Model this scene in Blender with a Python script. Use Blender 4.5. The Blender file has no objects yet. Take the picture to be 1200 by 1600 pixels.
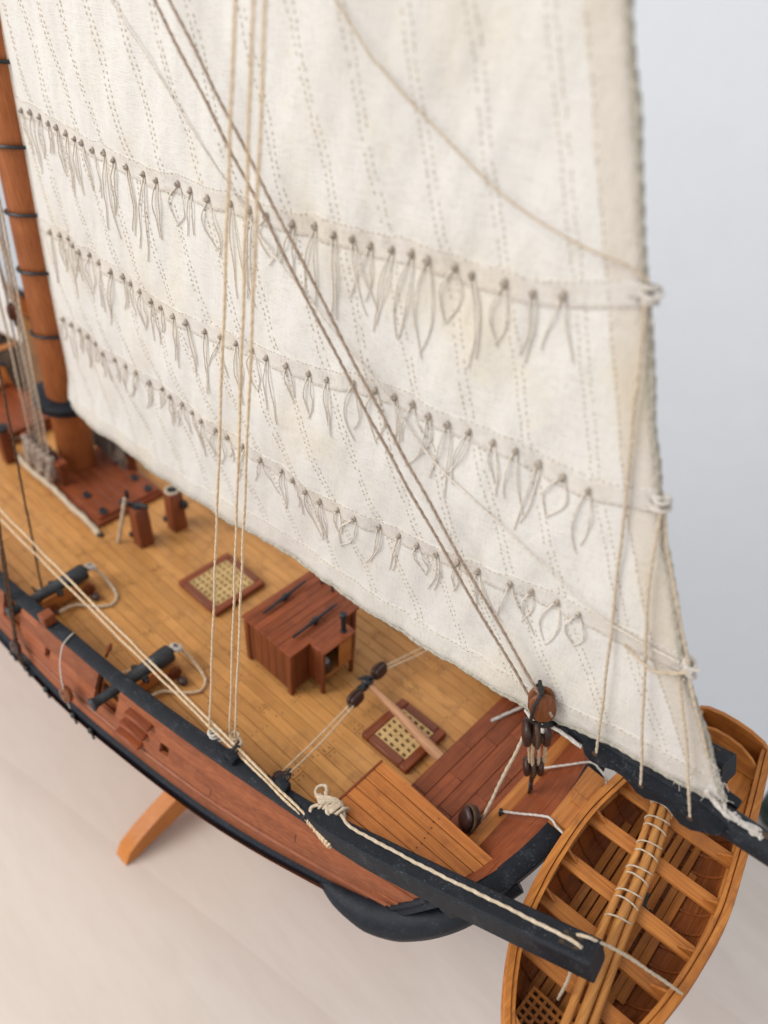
import bpy, bmesh, math, random
import numpy as np
from mathutils import Vector, Matrix

random.seed(7)
rng = np.random.default_rng(7)
S = 0.01                      # every length below is in centimetres; the scene is in metres
scene = bpy.context.scene
COL = scene.collection

# ------------------------------------------------------------------ camera
def camera():
    yaw, pitch, roll = map(math.radians, (131.125, 40.075, 3.605))
    h = Vector((math.cos(yaw), math.sin(yaw), 0)); r = Vector((math.sin(yaw), -math.cos(yaw), 0)); z = Vector((0, 0, 1))
    f = h*math.cos(pitch) - z*math.sin(pitch); u = h*math.sin(pitch) + z*math.cos(pitch)
    r2 = r*math.cos(roll) + u*math.sin(roll); u2 = -r*math.sin(roll) + u*math.cos(roll)
    m = Matrix((r2, u2, -f)).transposed().to_4x4()
    m.translation = Vector((2.4575, -16.2454, 30.0))*S
    cd = bpy.data.cameras.new('camera'); co = bpy.data.objects.new('camera', cd); COL.objects.link(co)
    co.matrix_world = m
    cd.sensor_fit = 'VERTICAL'; cd.sensor_height = 36.0; cd.lens = 36.0*1225.24/1600
    cd.clip_start = 0.01; cd.clip_end = 20
    cd.dof.use_dof = True; cd.dof.focus_distance = 0.272; cd.dof.aperture_fstop = 7.0
    scene.camera = co
camera()

# ------------------------------------------------------------------ world and lamps (indoor, soft window light)
w = bpy.data.worlds.new('World'); scene.world = w; w.use_nodes = True
bg = w.node_tree.nodes['Background']; bg.inputs[0].default_value = (0.97, 0.98, 1.0, 1); bg.inputs[1].default_value = 0.80
def area(name, loc, target, sx, sy, power, col):
    ld = bpy.data.lights.new(name, 'AREA'); ld.shape = 'RECTANGLE'; ld.size = sx; ld.size_y = sy; ld.energy = power; ld.color = col
    o = bpy.data.objects.new(name, ld); COL.objects.link(o); o.location = Vector(loc)*S
    o.rotation_euler = (Vector(target)*S - Vector(loc)*S).to_track_quat('-Z', 'Y').to_euler()
    return o
area('window_light', (-95, -120, 120), (-15, 0, 5), 1.0, 1.2, 30, (1.0, 0.975, 0.94))
scene.view_settings.view_transform = 'Standard'; scene.view_settings.look = 'None'
scene.view_settings.exposure = 0.0; scene.view_settings.gamma = 1.0
scene.view_settings.use_curve_mapping = False

# ------------------------------------------------------------------ materials
def mat_new(name):
    m = bpy.data.materials.new(name); m.use_nodes = True
    nt = m.node_tree; p = nt.nodes['Principled BSDF']
    return m, nt, p
def nn(nt, t, **kw):
    n = nt.nodes.new(t)
    for k, v in kw.items(): setattr(n, k, v)
    return n
def coords(nt, scale):
    tc = nn(nt, 'ShaderNodeTexCoord'); mp = nn(nt, 'ShaderNodeMapping'); mp.inputs['Scale'].default_value = scale
    oi = nn(nt, 'ShaderNodeObjectInfo'); ad = nn(nt, 'ShaderNodeVectorMath', operation='ADD')
    mul = nn(nt, 'ShaderNodeMath', operation='MULTIPLY'); mul.inputs[1].default_value = 37.0
    nt.links.new(oi.outputs['Random'], mul.inputs[0])
    nt.links.new(tc.outputs['Object'], mp.inputs[0]); nt.links.new(mp.outputs[0], ad.inputs[0]); nt.links.new(mul.outputs[0], ad.inputs[1])
    return ad.outputs[0], tc.outputs['Object'], oi.outputs['Random']
def noise(nt, vec, scale, detail=4, rough=.55, dist=0):
    n = nn(nt, 'ShaderNodeTexNoise'); n.inputs['Scale'].default_value = scale; n.inputs['Detail'].default_value = detail
    n.inputs['Roughness'].default_value = rough; n.inputs['Distortion'].default_value = dist
    nt.links.new(vec, n.inputs['Vector']); return n.outputs['Fac']
def ramp(nt, fac, a, b, ca, cb):
    r = nn(nt, 'ShaderNodeValToRGB'); e = r.color_ramp.elements
    e[0].position = a; e[0].color = (*ca, 1); e[1].position = b; e[1].color = (*cb, 1)
    nt.links.new(fac, r.inputs[0]); return r.outputs[0]
def mixc(nt, fac, a, b, mode='MIX'):
    m = nn(nt, 'ShaderNodeMix', data_type='RGBA', blend_type=mode)
    for s, v in ((m.inputs[0], fac), (m.inputs[6], a), (m.inputs[7], b)):
        if isinstance(v, (int, float)): s.default_value = v
        elif isinstance(v, tuple): s.default_value = (*v, 1)
        else: nt.links.new(v, s)
    return m.outputs[2]
def bump(nt, h, p, strength, dist):
    b = nn(nt, 'ShaderNodeBump'); b.inputs['Strength'].default_value = strength; b.inputs['Distance'].default_value = dist
    nt.links.new(h, b.inputs['Height']); nt.links.new(b.outputs[0], p.inputs['Normal']); return b
def wood(name, light, dark, axis='x', var=.22, rough=.42, stain=None, stain_amt=.5, fine=1300):
    m, nt, p = mat_new(name)
    lng = fine*.035
    sc = {'x': (lng, fine, fine), 'y': (fine, lng, fine), 'z': (fine, fine, lng)}[axis]
    v, obj, rnd = coords(nt, sc)
    g = noise(nt, v, 1.0, 5, .6, .3)
    col = ramp(nt, g, .33, .68, dark, light)
    v2 = nn(nt, 'ShaderNodeVectorMath', operation='SCALE'); v2.inputs[3].default_value = .12; nt.links.new(v, v2.inputs[0])
    g2 = noise(nt, v2.outputs[0], 1.0, 3)
    col = mixc(nt, ramp(nt, g2, .45, .72, (0, 0, 0), (.55, .55, .55)), col, dark)
    if stain:
        s = noise(nt, obj, 130, 4, .6)
        col = mixc(nt, ramp(nt, s, .52, .74, (0, 0, 0), (stain_amt,)*3), col, stain)
    broad = noise(nt, obj, 38, 4, .6)
    col = mixc(nt, ramp(nt, broad, .48, .72, (0, 0, 0), (.38, .38, .38)), col, tuple(x*.72 for x in dark))
    rub = noise(nt, obj, 85, 5, .7)
    col = mixc(nt, ramp(nt, rub, .66, .78, (0, 0, 0), (.3, .3, .3)), col, tuple(min(1, x*1.25+.03) for x in light))
    val = nn(nt, 'ShaderNodeMapRange'); val.inputs[3].default_value = 1-var; val.inputs[4].default_value = 1+var*.6
    nt.links.new(rnd, val.inputs[0])
    hs = nn(nt, 'ShaderNodeHueSaturation'); nt.links.new(val.outputs[0], hs.inputs['Value']); nt.links.new(col, hs.inputs['Color'])
    # sparse dust specks and scuffs
    d = noise(nt, obj, 2300, 2, .5)
    dd = ramp(nt, d, .72, .80, (0, 0, 0), (.22, .22, .22))
    col = mixc(nt, dd, hs.outputs[0], (.62, .56, .5))
    nt.links.new(col, p.inputs['Base Color'])
    rr = nn(nt, 'ShaderNodeMapRange'); rr.inputs[3].default_value = rough-.08; rr.inputs[4].default_value = rough+.2
    nt.links.new(g2, rr.inputs[0]); nt.links.new(rr.outputs[0], p.inputs['Roughness'])
    p.inputs['Specular IOR Level'].default_value = .28
    bump(nt, g, p, .35, .00025)
    return m
def plain(name, col, rough=.5, metal=0, spec=.5, speck=0, speckcol=(.55, .56, .58), bumpy=0):
    m, nt, p = mat_new(name)
    p.inputs['Roughness'].default_value = rough; p.inputs['Metallic'].default_value = metal; p.inputs['Specular IOR Level'].default_value = spec
    v, obj, rnd = coords(nt, (1, 1, 1))
    n = noise(nt, obj, 260, 4, .6)
    c = ramp(nt, n, .3, .7, tuple(x*.72 for x in col), tuple(min(1, x*1.22) for x in col))
    if speck:
        d = noise(nt, obj, 1300, 4, .75)
        d2 = noise(nt, obj, 120, 4, .65)
        dm = nn(nt, 'ShaderNodeMath', operation='MULTIPLY_ADD'); dm.inputs[1].default_value = .35; nt.links.new(d2, dm.inputs[0]); nt.links.new(d, dm.inputs[2])
        c = mixc(nt, ramp(nt, dm.outputs[0], .78, .94, (0, 0, 0), (speck*1.3,)*3), c, speckcol)
        c = mixc(nt, ramp(nt, d2, .55, .75, (0, 0, 0), (speck*.16,)*3), c, speckcol)
    nt.links.new(c, p.inputs['Base Color'])
    if bumpy:
        bump(nt, noise(nt, obj, 1500, 4, .7), p, bumpy, .0004)
    return m
def rope_mat(name, a, b):
    m, nt, p = mat_new(name)
    v, obj, rnd = coords(nt, (1, 1, 1))
    n = noise(nt, obj, 900, 4, .7)
    nt.links.new(ramp(nt, n, .3, .7, a, b), p.inputs['Base Color'])
    p.inputs['Roughness'].default_value = .9; p.inputs['Specular IOR Level'].default_value = .15
    bump(nt, noise(nt, obj, 5000, 2, .5), p, .5, .0003)
    return m
def cloth(name, base, warm, grey, trans=.35):
    m, nt, p = mat_new(name)
    v, obj, rnd = coords(nt, (1, 1, 1))
    n1 = noise(nt, obj, 22, 5, .6)
    n2 = noise(nt, obj, 9, 3, .5)
    n3 = noise(nt, obj, 60, 4, .65)
    c = mixc(nt, ramp(nt, n1, .5, .74, (0, 0, 0), (.75, .75, .75)), base, warm)
    c = mixc(nt, ramp(nt, n2, .5, .7, (0, 0, 0), (.6, .6, .6)), c, grey)
    c = mixc(nt, ramp(nt, n3, .62, .76, (0, 0, 0), (.45, .45, .45)), c, warm)
    # weave: two crossed thread waves, slightly irregular
    def wave(axis, sc):
        wv = nn(nt, 'ShaderNodeTexWave', wave_type='BANDS', bands_direction=axis, wave_profile='SIN')
        wv.inputs['Scale'].default_value = sc; wv.inputs['Distortion'].default_value = 1.6; wv.inputs['Detail'].default_value = 2
        wv.inputs['Detail Scale'].default_value = .6
        nt.links.new(obj, wv.inputs['Vector']); return wv.outputs['Fac']
    def slubs(sc):
        mp = nn(nt, 'ShaderNodeMapping'); mp.inputs['Scale'].default_value = sc; nt.links.new(obj, mp.inputs[0]); return noise(nt, mp.outputs[0], 1.0, 3, .6)
    def madd(a, k, b):
        m_ = nn(nt, 'ShaderNodeMath', operation='MULTIPLY_ADD'); m_.inputs[1].default_value = k; nt.links.new(a, m_.inputs[0]); nt.links.new(b, m_.inputs[2]); return m_.outputs[0]
    mx = nn(nt, 'ShaderNodeMath', operation='ADD'); nt.links.new(slubs((260, 260, 2100)), mx.inputs[0]); nt.links.new(slubs((2100, 260, 260)), mx.inputs[1])
    wv = nn(nt, 'ShaderNodeMath', operation='ADD'); nt.links.new(wave('X', 360), wv.inputs[0]); nt.links.new(wave('Z', 360), wv.inputs[1])
    m2 = nn(nt, 'ShaderNodeMath', operation='ADD'); nt.links.new(madd(wv.outputs[0], .22, mx.outputs[0]), m2.inputs[0]); nt.links.new(mx.outputs[0], m2.inputs[1])
    wf = ramp(nt, mx.outputs[0], .75, 1.25, (.89, .88, .865), (1, 1, 1))
    c = mixc(nt, 1.0, c, wf, 'MULTIPLY')
    nt.links.new(c, p.inputs['Base Color'])
    p.inputs['Roughness'].default_value = .92; p.inputs['Specular IOR Level'].default_value = .1
    crease = noise(nt, obj, 48, 5, .6, .8)
    m3 = nn(nt, 'ShaderNodeMath', operation='MULTIPLY_ADD'); m3.inputs[1].default_value = 9.0; nt.links.new(crease, m3.inputs[0]); nt.links.new(m2.outputs[0], m3.inputs[2])
    b = bump(nt, m3.outputs[0], p, .38, .0004)
    out = nt.nodes['Material Output']
    tr = nn(nt, 'ShaderNodeBsdfTranslucent'); nt.links.new(c, tr.inputs[0])
    ms = nn(nt, 'ShaderNodeMixShader'); ms.inputs[0].default_value = trans
    nt.links.new(p.outputs[0], ms.inputs[1]); nt.links.new(tr.outputs[0], ms.inputs[2]); nt.links.new(ms.outputs[0], out.inputs[0])
    return m

M = {}
M['deck'] = wood('deck_wood', (.62, .31, .10), (.47, .21, .06), 'x', .12, .30, (.26, .12, .045), .55)
M['deck_gap'] = plain('caulking', (.06, .032, .016), .8)
M['seam'] = plain('deck_seam', (.13, .062, .026), .8)
M['red_x'] = wood('red_wood_long', (.31, .08, .027), (.18, .043, .015), 'x', .2, .38, (.12, .03, .015), .5)
M['red_y'] = wood('red_wood_cross', (.31, .082, .027), (.18, .043, .015), 'y', .2, .36, (.12, .03, .015), .5)
M['red_z'] = wood('red_wood_upright', (.26, .07, .024), (.13, .034, .012), 'z', .15, .4)
M['hull'] = wood('hull_wood', (.355, .115, .046), (.23, .062, .024), 'x', .2, .42, (.15, .045, .02), .5)
M['orange_x'] = wood('orange_wood', (.56, .205, .05), (.37, .115, .026), 'x', .14, .42, (.17, .045, .02), .5)
M['orange_y'] = wood('orange_wood_cross', (.56, .22, .055), (.36, .12, .028), 'y', .14, .42)
M['mast'] = wood('mast_wood', (.40, .135, .04), (.25, .07, .02), 'z', .1, .4)
M['boat_y'] = wood('boat_wood_long', (.58, .225, .046), (.35, .115, .022), 'y', .2, .42, (.16, .05, .02), .5)
M['boat_x'] = wood('boat_wood_cross', (.58, .225, .048), (.36, .115, .024), 'x', .18, .42, (.16, .05, .02), .45)
M['boat_hull'] = wood('boat_hull_wood', (.34, .10, .024), (.18, .048, .012), 'y', .2, .45)
M['spar'] = wood('spar_wood', (.58, .27, .075), (.38, .145, .036), 'y', .15, .42)
M['tiller'] = wood('tiller_wood', (.50, .27, .15), (.36, .17, .08), 'x', .1, .5)
M['grate'] = wood('grating_wood', (.66, .46, .21), (.48, .30, .12), 'x', .14, .5)
M['grate_frame_x'] = wood('grating_frame_wood', (.25, .082, .04), (.15, .045, .022), 'x', .15, .42)
M['stand'] = wood('stand_wood', (.64, .25, .06), (.50, .165, .035), 'y', .1, .4)
M['black'] = plain('black_paint', (.0085, .011, .016), .55, 0, .25, .26, (.34, .37, .42), .6)
M['blackhull'] = plain('blue_black_paint', (.0095, .013, .020), .52, 0, .27, .2, (.24, .28, .35), .5)
M['iron'] = plain('blackened_iron', (.02, .021, .024), .45, .3, .5, .12)
M['gun'] = plain('dark_gun_metal', (.028, .031, .035), .5, .2, .5, .12)
M['block'] = plain('dark_block_wood', (.045, .018, .014), .38, 0, .5, .10, (.3, .2, .16), .4)
M['blockbrown'] = wood('brown_block_wood', (.26, .09, .033), (.14, .044, .016), 'z', .1, .34)
M['rope_cream'] = rope_mat('cream_rope', (.42, .33, .23), (.66, .55, .42))
M['rope_tan'] = rope_mat('tan_rope', (.50, .36, .22), (.76, .60, .42))
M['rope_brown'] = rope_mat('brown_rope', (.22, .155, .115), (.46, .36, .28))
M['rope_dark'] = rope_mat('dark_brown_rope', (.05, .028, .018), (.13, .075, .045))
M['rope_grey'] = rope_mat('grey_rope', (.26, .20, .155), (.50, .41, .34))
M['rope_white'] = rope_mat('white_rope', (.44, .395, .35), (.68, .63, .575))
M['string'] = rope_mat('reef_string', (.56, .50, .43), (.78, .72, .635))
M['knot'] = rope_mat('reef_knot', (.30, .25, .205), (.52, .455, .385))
M['stitch'] = rope_mat('stitch_thread', (.50, .43, .345), (.70, .625, .53))
M['bolt'] = rope_mat('bolt_rope', (.27, .245, .195), (.52, .48, .41))
M['sail'] = cloth('sail_cloth', (.83, .795, .738), (.80, .715, .565), (.745, .685, .635))
M['band'] = cloth('reef_band_cloth', (.83, .79, .74), (.80, .715, .575), (.75, .69, .645))
M['tabling'] = cloth('tabling_cloth', (.80, .745, .67), (.77, .68, .52), (.73, .67, .60))
M['foresail'] = cloth('foresail_cloth', (.83, .81, .78), (.78, .74, .66), (.76, .74, .71))
M['bolthead'] = plain('dull_bolt', (.03, .03, .033), .5, .4)
M['green'] = plain('dark_green_plastic', (.006, .028, .022), .45, 0, .5)

# ------------------------------------------------------------------ mesh helpers (centimetres)
ORIG = {}
def V(*a): return np.array(a, float)
def unit(v): return v/np.linalg.norm(v)
def catmull(pts, step):
    pts = np.asarray(pts, float)
    if len(pts) == 2:
        n = max(2, int(np.linalg.norm(pts[1]-pts[0])/step)+1); t = np.linspace(0, 1, n)[:, None]
        return pts[0]*(1-t)+pts[1]*t
    P = np.vstack([2*pts[0]-pts[1], pts, 2*pts[-1]-pts[-2]]); out = []
    for i in range(1, len(P)-2):
        n = max(2, int(np.linalg.norm(P[i+1]-P[i])/step)+1)
        t = np.linspace(0, 1, n, endpoint=False)[:, None]
        out.append(.5*((2*P[i])+(-P[i-1]+P[i+1])*t+(2*P[i-1]-5*P[i]+4*P[i+1]-P[i+2])*t**2+(-P[i-1]+3*P[i]-3*P[i+1]+P[i+2])*t**3))
    out.append(P[-2][None]); return np.vstack(out)
def frames(path):
    T = np.gradient(path, axis=0); T /= (np.linalg.norm(T, axis=1)[:, None]+1e-12)
    N = np.zeros_like(T); a = V(0, 0, 1) if abs(T[0][2]) < .9 else V(1, 0, 0)
    n = unit(np.cross(np.cross(T[0], a), T[0])); N[0] = n
    for i in range(1, len(path)):
        n = n - T[i]*(n@T[i]); n = unit(n); N[i] = n
    return T, N, np.cross(T, N)
class MB:
    def __init__(s): s.v = []; s.f = []; s.n = 0
    def add(s, v, f):
        v = np.asarray(v, float); s.v.append(v); s.f += [tuple(int(i)+s.n for i in q) for q in f]; s.n += len(v); return s
    def box(s, x0, x1, y0, y1, z0, z1, c=.03):
        return s.obox(V((x0+x1)/2, (y0+y1)/2, (z0+z1)/2), (abs(x1-x0), abs(y1-y0), abs(z1-z0)), np.eye(3), c)
    def obox(s, ctr, size, R=np.eye(3), c=.03):
        hx, hy, hz = [a/2 for a in size]; c = min(c, hx*.6, hy*.6, hz*.6)
        vs = []; idx = {}
        for sx in (-1, 1):
            for sy in (-1, 1):
                for sz in (-1, 1):
                    idx[sx, sy, sz] = len(vs)
                    vs += [(sx*hx, sy*(hy-c), sz*(hz-c)), (sx*(hx-c), sy*hy, sz*(hz-c)), (sx*(hx-c), sy*(hy-c), sz*hz)]
        F = []
        for s_ in (-1, 1):
            F.append([idx[s_, a, b]+0 for a, b in ((-1, -1), (1, -1), (1, 1), (-1, 1))])
            F.append([idx[a, s_, b]+1 for a, b in ((-1, -1), (1, -1), (1, 1), (-1, 1))])
            F.append([idx[a, b, s_]+2 for a, b in ((-1, -1), (1, -1), (1, 1), (-1, 1))])
        for a in (-1, 1):
            for b in (-1, 1):
                F.append([idx[a, b, -1]+0, idx[a, b, 1]+0, idx[a, b, 1]+1, idx[a, b, -1]+1])
                F.append([idx[a, -1, b]+0, idx[a, 1, b]+0, idx[a, 1, b]+2, idx[a, -1, b]+2])
                F.append([idx[-1, a, b]+1, idx[1, a, b]+1, idx[1, a, b]+2, idx[-1, a, b]+2])
        for k in idx.values(): F.append([k, k+1, k+2])
        return s.add(np.array(vs)@np.asarray(R).T+ctr, F)
    def bar(s, p0, p1, w, h, up=(0, 0, 1), c=.03):
        p0 = np.asarray(p0, float); p1 = np.asarray(p1, float); d = unit(p1-p0); y = unit(np.cross(np.asarray(up, float), d)); z = np.cross(d, y)
        return s.obox((p0+p1)/2, (np.linalg.norm(p1-p0), w, h), np.stack([d, y, z], 1), c)
    def tube(s, path, r, n=8, caps=True, step=None, closed=False):
        path = catmull(path, step) if step else np.asarray(path, float)
        r = np.broadcast_to(r, (len(path),)) if np.ndim(r) == 0 else np.interp(np.linspace(0, 1, len(path)), np.linspace(0, 1, len(r)), r)
        T, N, B = frames(path); th = np.arange(n)*2*np.pi/n
        ring = path[:, None]+r[:, None, None]*(np.cos(th)[None, :, None]*N[:, None]+np.sin(th)[None, :, None]*B[:, None])
        v = ring.reshape(-1, 3); m = len(path)
        F = [(i*n+j, i*n+(j+1) % n, (i+1)*n+(j+1) % n, (i+1)*n+j) for i in range(m-1) for j in range(n)]
        if closed: F += [((m-1)*n+j, (m-1)*n+(j+1) % n, (j+1) % n, j) for j in range(n)]
        elif caps: F += [tuple(range(n))[::-1], tuple((m-1)*n+j for j in range(n))]
        return s.add(v, F)
    def rope(s, pts, R, pitch=None, n=9, step=None, amp=.16, sm=.5):
        pitch = pitch or R*7; step = step or R*.75
        path = catmull(catmull(pts, sm), step) if len(pts) > 2 else catmull(pts, step)
        d = np.r_[0, np.cumsum(np.linalg.norm(np.diff(path, axis=0), axis=1))]
        ph = rng.uniform(0, 6, 3); fade = np.clip(np.minimum(d, d[-1]-d)/1.5, 0, 1)
        path = path+(R*.35*fade*np.sin(d*1.7+ph[0]+np.sin(d*.6)))[:, None]*V(.6, .5, .6)+(R*.2*fade*np.sin(d*4.3+ph[1]))[:, None]*V(.5, -.6, .4)
        T, N, B = frames(path); th = np.arange(n)*2*np.pi/n
        rr = R*(1+amp*np.cos(3*th[None]-2*np.pi*d[:, None]/pitch))*(1+.05*np.sin(d*3.1+1)[:, None])
        ring = path[:, None]+rr[..., None]*(np.cos(th)[None, :, None]*N[:, None]+np.sin(th)[None, :, None]*B[:, None])
        m = len(path)
        F = [(i*n+j, i*n+(j+1) % n, (i+1)*n+(j+1) % n, (i+1)*n+j) for i in range(m-1) for j in range(n)]
        F += [tuple(range(n))[::-1], tuple((m-1)*n+j for j in range(n))]
        return s.add(ring.reshape(-1, 3), F)
    def lathe(s, prof, o, axis=(0, 0, 1), n=16):
        prof = np.asarray(prof, float); a = unit(np.asarray(axis, float)); t = V(1, 0, 0) if abs(a[0]) < .8 else V(0, 1, 0)
        N = unit(np.cross(a, t)); B = np.cross(a, N); th = np.arange(n)*2*np.pi/n; o = np.asarray(o, float)
        ring = o+prof[:, 1, None, None]*a+prof[:, 0, None, None]*(np.cos(th)[None, :, None]*N+np.sin(th)[None, :, None]*B)
        m = len(prof)
        F = [(i*n+j, i*n+(j+1) % n, (i+1)*n+(j+1) % n, (i+1)*n+j) for i in range(m-1) for j in range(n)]
        F += [tuple(range(n))[::-1], tuple((m-1)*n+j for j in range(n))]
        return s.add(ring.reshape(-1, 3), F)
    def torus(s, ctr, axis, R, r, n=18, k=7):
        a = unit(np.asarray(axis, float)); t = V(1, 0, 0) if abs(a[0]) < .8 else V(0, 1, 0); N = unit(np.cross(a, t)); B = np.cross(a, N)
        th = np.arange(n)*2*np.pi/n; path = np.asarray(ctr, float)+R*(np.cos(th)[:, None]*N+np.sin(th)[:, None]*B)
        rad = (path-ctr)/R; ph = np.arange(k)*2*np.pi/k
        ring = path[:, None]+r*(np.cos(ph)[None, :, None]*rad[:, None]+np.sin(ph)[None, :, None]*a)
        F = [(i*k+j, i*k+(j+1) % k, ((i+1) % n)*k+(j+1) % k, ((i+1) % n)*k+j) for i in range(n) for j in range(k)]
        return s.add(ring.reshape(-1, 3), F)
    def ell(s, ctr, rad, R=np.eye(3), n=14, m=9, p=1.0):
        ph = np.linspace(-np.pi/2, np.pi/2, m); th = np.arange(n)*2*np.pi/n
        pw = lambda q: np.sign(q)*np.abs(q)**p
        v = np.stack([pw(np.cos(ph))[:, None]*pw(np.cos(th))[None]*rad[0], pw(np.cos(ph))[:, None]*pw(np.sin(th))[None]*rad[1], np.repeat(pw(np.sin(ph))[:, None], n, 1)*rad[2]], -1).reshape(-1, 3)
        F = [(i*n+j, i*n+(j+1) % n, (i+1)*n+(j+1) % n, (i+1)*n+j) for i in range(m-1) for j in range(n)]
        return s.add(v@np.asarray(R).T+np.asarray(ctr, float), F)
    def prism(s, poly, d):
        poly = np.asarray(poly, float); n = len(poly); d = np.asarray(d, float)
        F = [tuple(range(n))[::-1], tuple(range(n, 2*n))]+[(i, (i+1) % n, n+(i+1) % n, n+i) for i in range(n)]
        return s.add(np.vstack([poly, poly+d]), F)
    def loft(s, A):
        A = np.asarray(A, float); m, n = A.shape[:2]
        return s.add(A.reshape(-1, 3), [(i*n+j, i*n+j+1, (i+1)*n+j+1, (i+1)*n+j) for i in range(m-1) for j in range(n-1)])
    def sweep(s, secs, caps=True):
        A = np.asarray(secs, float); m, n = A.shape[:2]
        F = [(i*n+j, i*n+(j+1) % n, (i+1)*n+(j+1) % n, (i+1)*n+j) for i in range(m-1) for j in range(n)]
        if caps: F += [tuple(range(n))[::-1], tuple((m-1)*n+j for j in range(n))]
        return s.add(A.reshape(-1, 3), F)
    def build(s, name, mat, parent=None, sharp=38, fix=True, base=None):
        v = np.vstack(s.v)
        if parent is not None: o0 = ORIG[parent.name]
        elif base is not None: o0 = np.asarray(base, float)
        else:
            lo, hi = v.min(0), v.max(0); o0 = V((lo[0]+hi[0])/2, (lo[1]+hi[1])/2, lo[2])
        me = bpy.data.meshes.new(name)
        me.from_pydata(((v-o0)*S).tolist(), [], s.f)
        if fix:
            bm = bmesh.new(); bm.from_mesh(me); bmesh.ops.recalc_face_normals(bm, faces=bm.faces); bm.to_mesh(me); bm.free()
        me.polygons.foreach_set('use_smooth', [True]*len(me.polygons))
        if sharp: me.set_sharp_from_angle(angle=math.radians(sharp))
        me.materials.append(M[mat] if isinstance(mat, str) else mat)
        o = bpy.data.objects.new(name, me); COL.objects.link(o)
        if parent is not None: o.parent = parent
        else: o.location = o0*S
        ORIG[o.name] = o0
        return o
def thing(name, loc, label, cat, group=None):
    o = bpy.data.objects.new(name, None); COL.objects.link(o); o.location = Vector(loc)*S; o.empty_display_size = .01
    ORIG[o.name] = V(*loc); return tag(o, label, cat, group)
def tag(o, label, cat, group=None):
    o['label'] = label; o['category'] = cat
    if group: o['group'] = group
    return o
def kind(o, k): o['kind'] = k; return o
def shared(me_obj, name, parent, loc, rotz=0):
    o = bpy.data.objects.new(name, me_obj.data); COL.objects.link(o); o.parent = parent
    o.location = Vector(loc)*S; o.rotation_euler = (0, 0, rotz); ORIG[o.name] = ORIG[parent.name]; return o
# ------------------------------------------------------------------ table and wall
def setting():
    m, nt, p = mat_new('pale_birch_table')
    v, obj, rnd = coords(nt, (1, 1, 1))
    mp = nn(nt, 'ShaderNodeMapping'); mp.inputs['Scale'].default_value = (2.2, 9, 5); mp.inputs['Rotation'].default_value = (0, 0, -.5)
    nt.links.new(obj, mp.inputs[0])
    g = noise(nt, mp.outputs[0], 1.2, 4, .5, 1.6)
    c = ramp(nt, g, .3, .72, (.60, .525, .475), (.68, .61, .56))
    fine = noise(nt, mp.outputs[0], 14, 4, .6, .4)
    c = mixc(nt, ramp(nt, fine, .42, .7, (0, 0, 0), (.25, .25, .25)), c, (.50, .41, .355))
    big = noise(nt, obj, 4, 3, .5)
    c = mixc(nt, ramp(nt, big, .42, .7, (0, 0, 0), (.5, .5, .5)), c, (.68, .585, .48))
    rings = nn(nt, 'ShaderNodeTexWave', wave_type='BANDS', bands_direction='Y', wave_profile='SAW'); rings.inputs['Scale'].default_value = .32; rings.inputs['Distortion'].default_value = 9; rings.inputs['Detail'].default_value = 3; rings.inputs['Detail Scale'].default_value = .8
    nt.links.new(mp.outputs[0], rings.inputs['Vector'])
    c = mixc(nt, ramp(nt, rings.outputs['Fac'], .8, 1.0, (0, 0, 0), (.22, .22, .22)), c, (.50, .39, .33))
    nt.links.new(c, p.inputs['Base Color']); p.inputs['Roughness'].default_value = .5; p.inputs['Specular IOR Level'].default_value = .3
    bump(nt, fine, p, .08, .0005)
    M['table'] = m
    m, nt, p = mat_new('painted_wall')
    v, obj, rnd = coords(nt, (1, 1, 1))
    n = noise(nt, obj, 30, 5, .6)
    nt.links.new(ramp(nt, n, .3, .7, (.65, .67, .70), (.67, .69, .72)), p.inputs['Base Color'])
    p.inputs['Roughness'].default_value = .85; p.inputs['Specular IOR Level'].default_value = .2
    bump(nt, noise(nt, obj, 350, 4, .6), p, .15, .001)
    M['wall'] = m
    kind(MB().box(-150, 90, -90, 17.6, -15, -11, .2).build('table', 'table'), 'structure')
    kind(MB().box(-300, 260, 78, 82, -120, 190, .1).build('wall', 'wall'), 'structure')
    b = MB(); b.obox(V(9.4, 17.1, -10.0), (12.2, 2.6, 2.0), np.eye(3), .6)
    tag(b.build('green_case', 'green'), 'dark green case lying on the table beyond the boat at right edge', 'case')
setting()

# ------------------------------------------------------------------ hull shape functions
RX = [-77, -74, -70, -60, -50, -42, -35, -28.3, -25, -23.1, -19, -16.5, -13.6, -11.45, -7.64, -3.9]
RO = [.4, 2.2, 4.4, 7.5, 8.8, 9.15, 9.1, 8.79, 8.52, 8.36, 8.02, 7.69, 7.25, 6.86, 6.17, 5.36]
WX = [-77, -74, -70, -60, -50, -42, -35, -28.4, -23.6, -20.5, -16.65, -13.5, -10.85, -8, -5.4, -4.2]
WO = [.3, 1.9, 4.2, 7.9, 9.3, 9.6, 9.6, 9.46, 9.38, 9.1, 8.58, 8.06, 7.42, 6.55, 5.75, 5.3]
def smooth_interp(x, X, Y):
    x = np.asarray(x, float)
    return (np.interp(x-.8, X, Y)+np.interp(x, X, Y)+np.interp(x+.8, X, Y))/3
def rail_out(x): return smooth_interp(x, RX, RO)
def wale_out(x): return smooth_interp(x, WX, WO)
def side_y(x, z):
    """outer half breadth of the topside planking between wale (z -1.2) and rail (z 1.8)"""
    t = np.clip((np.asarray(z, float)+1.25)/3.05, -.2, 1.1)
    a = wale_out(x)-.16; b = rail_out(x)-.12
    return a*(1-t)+b*t+.16*np.sin(np.pi*np.clip(t, 0, 1))
PORTS = [(-20.75, -19.25), (-28.2, -26.7)]
PORT_Z = (.28, 1.78)

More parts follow.
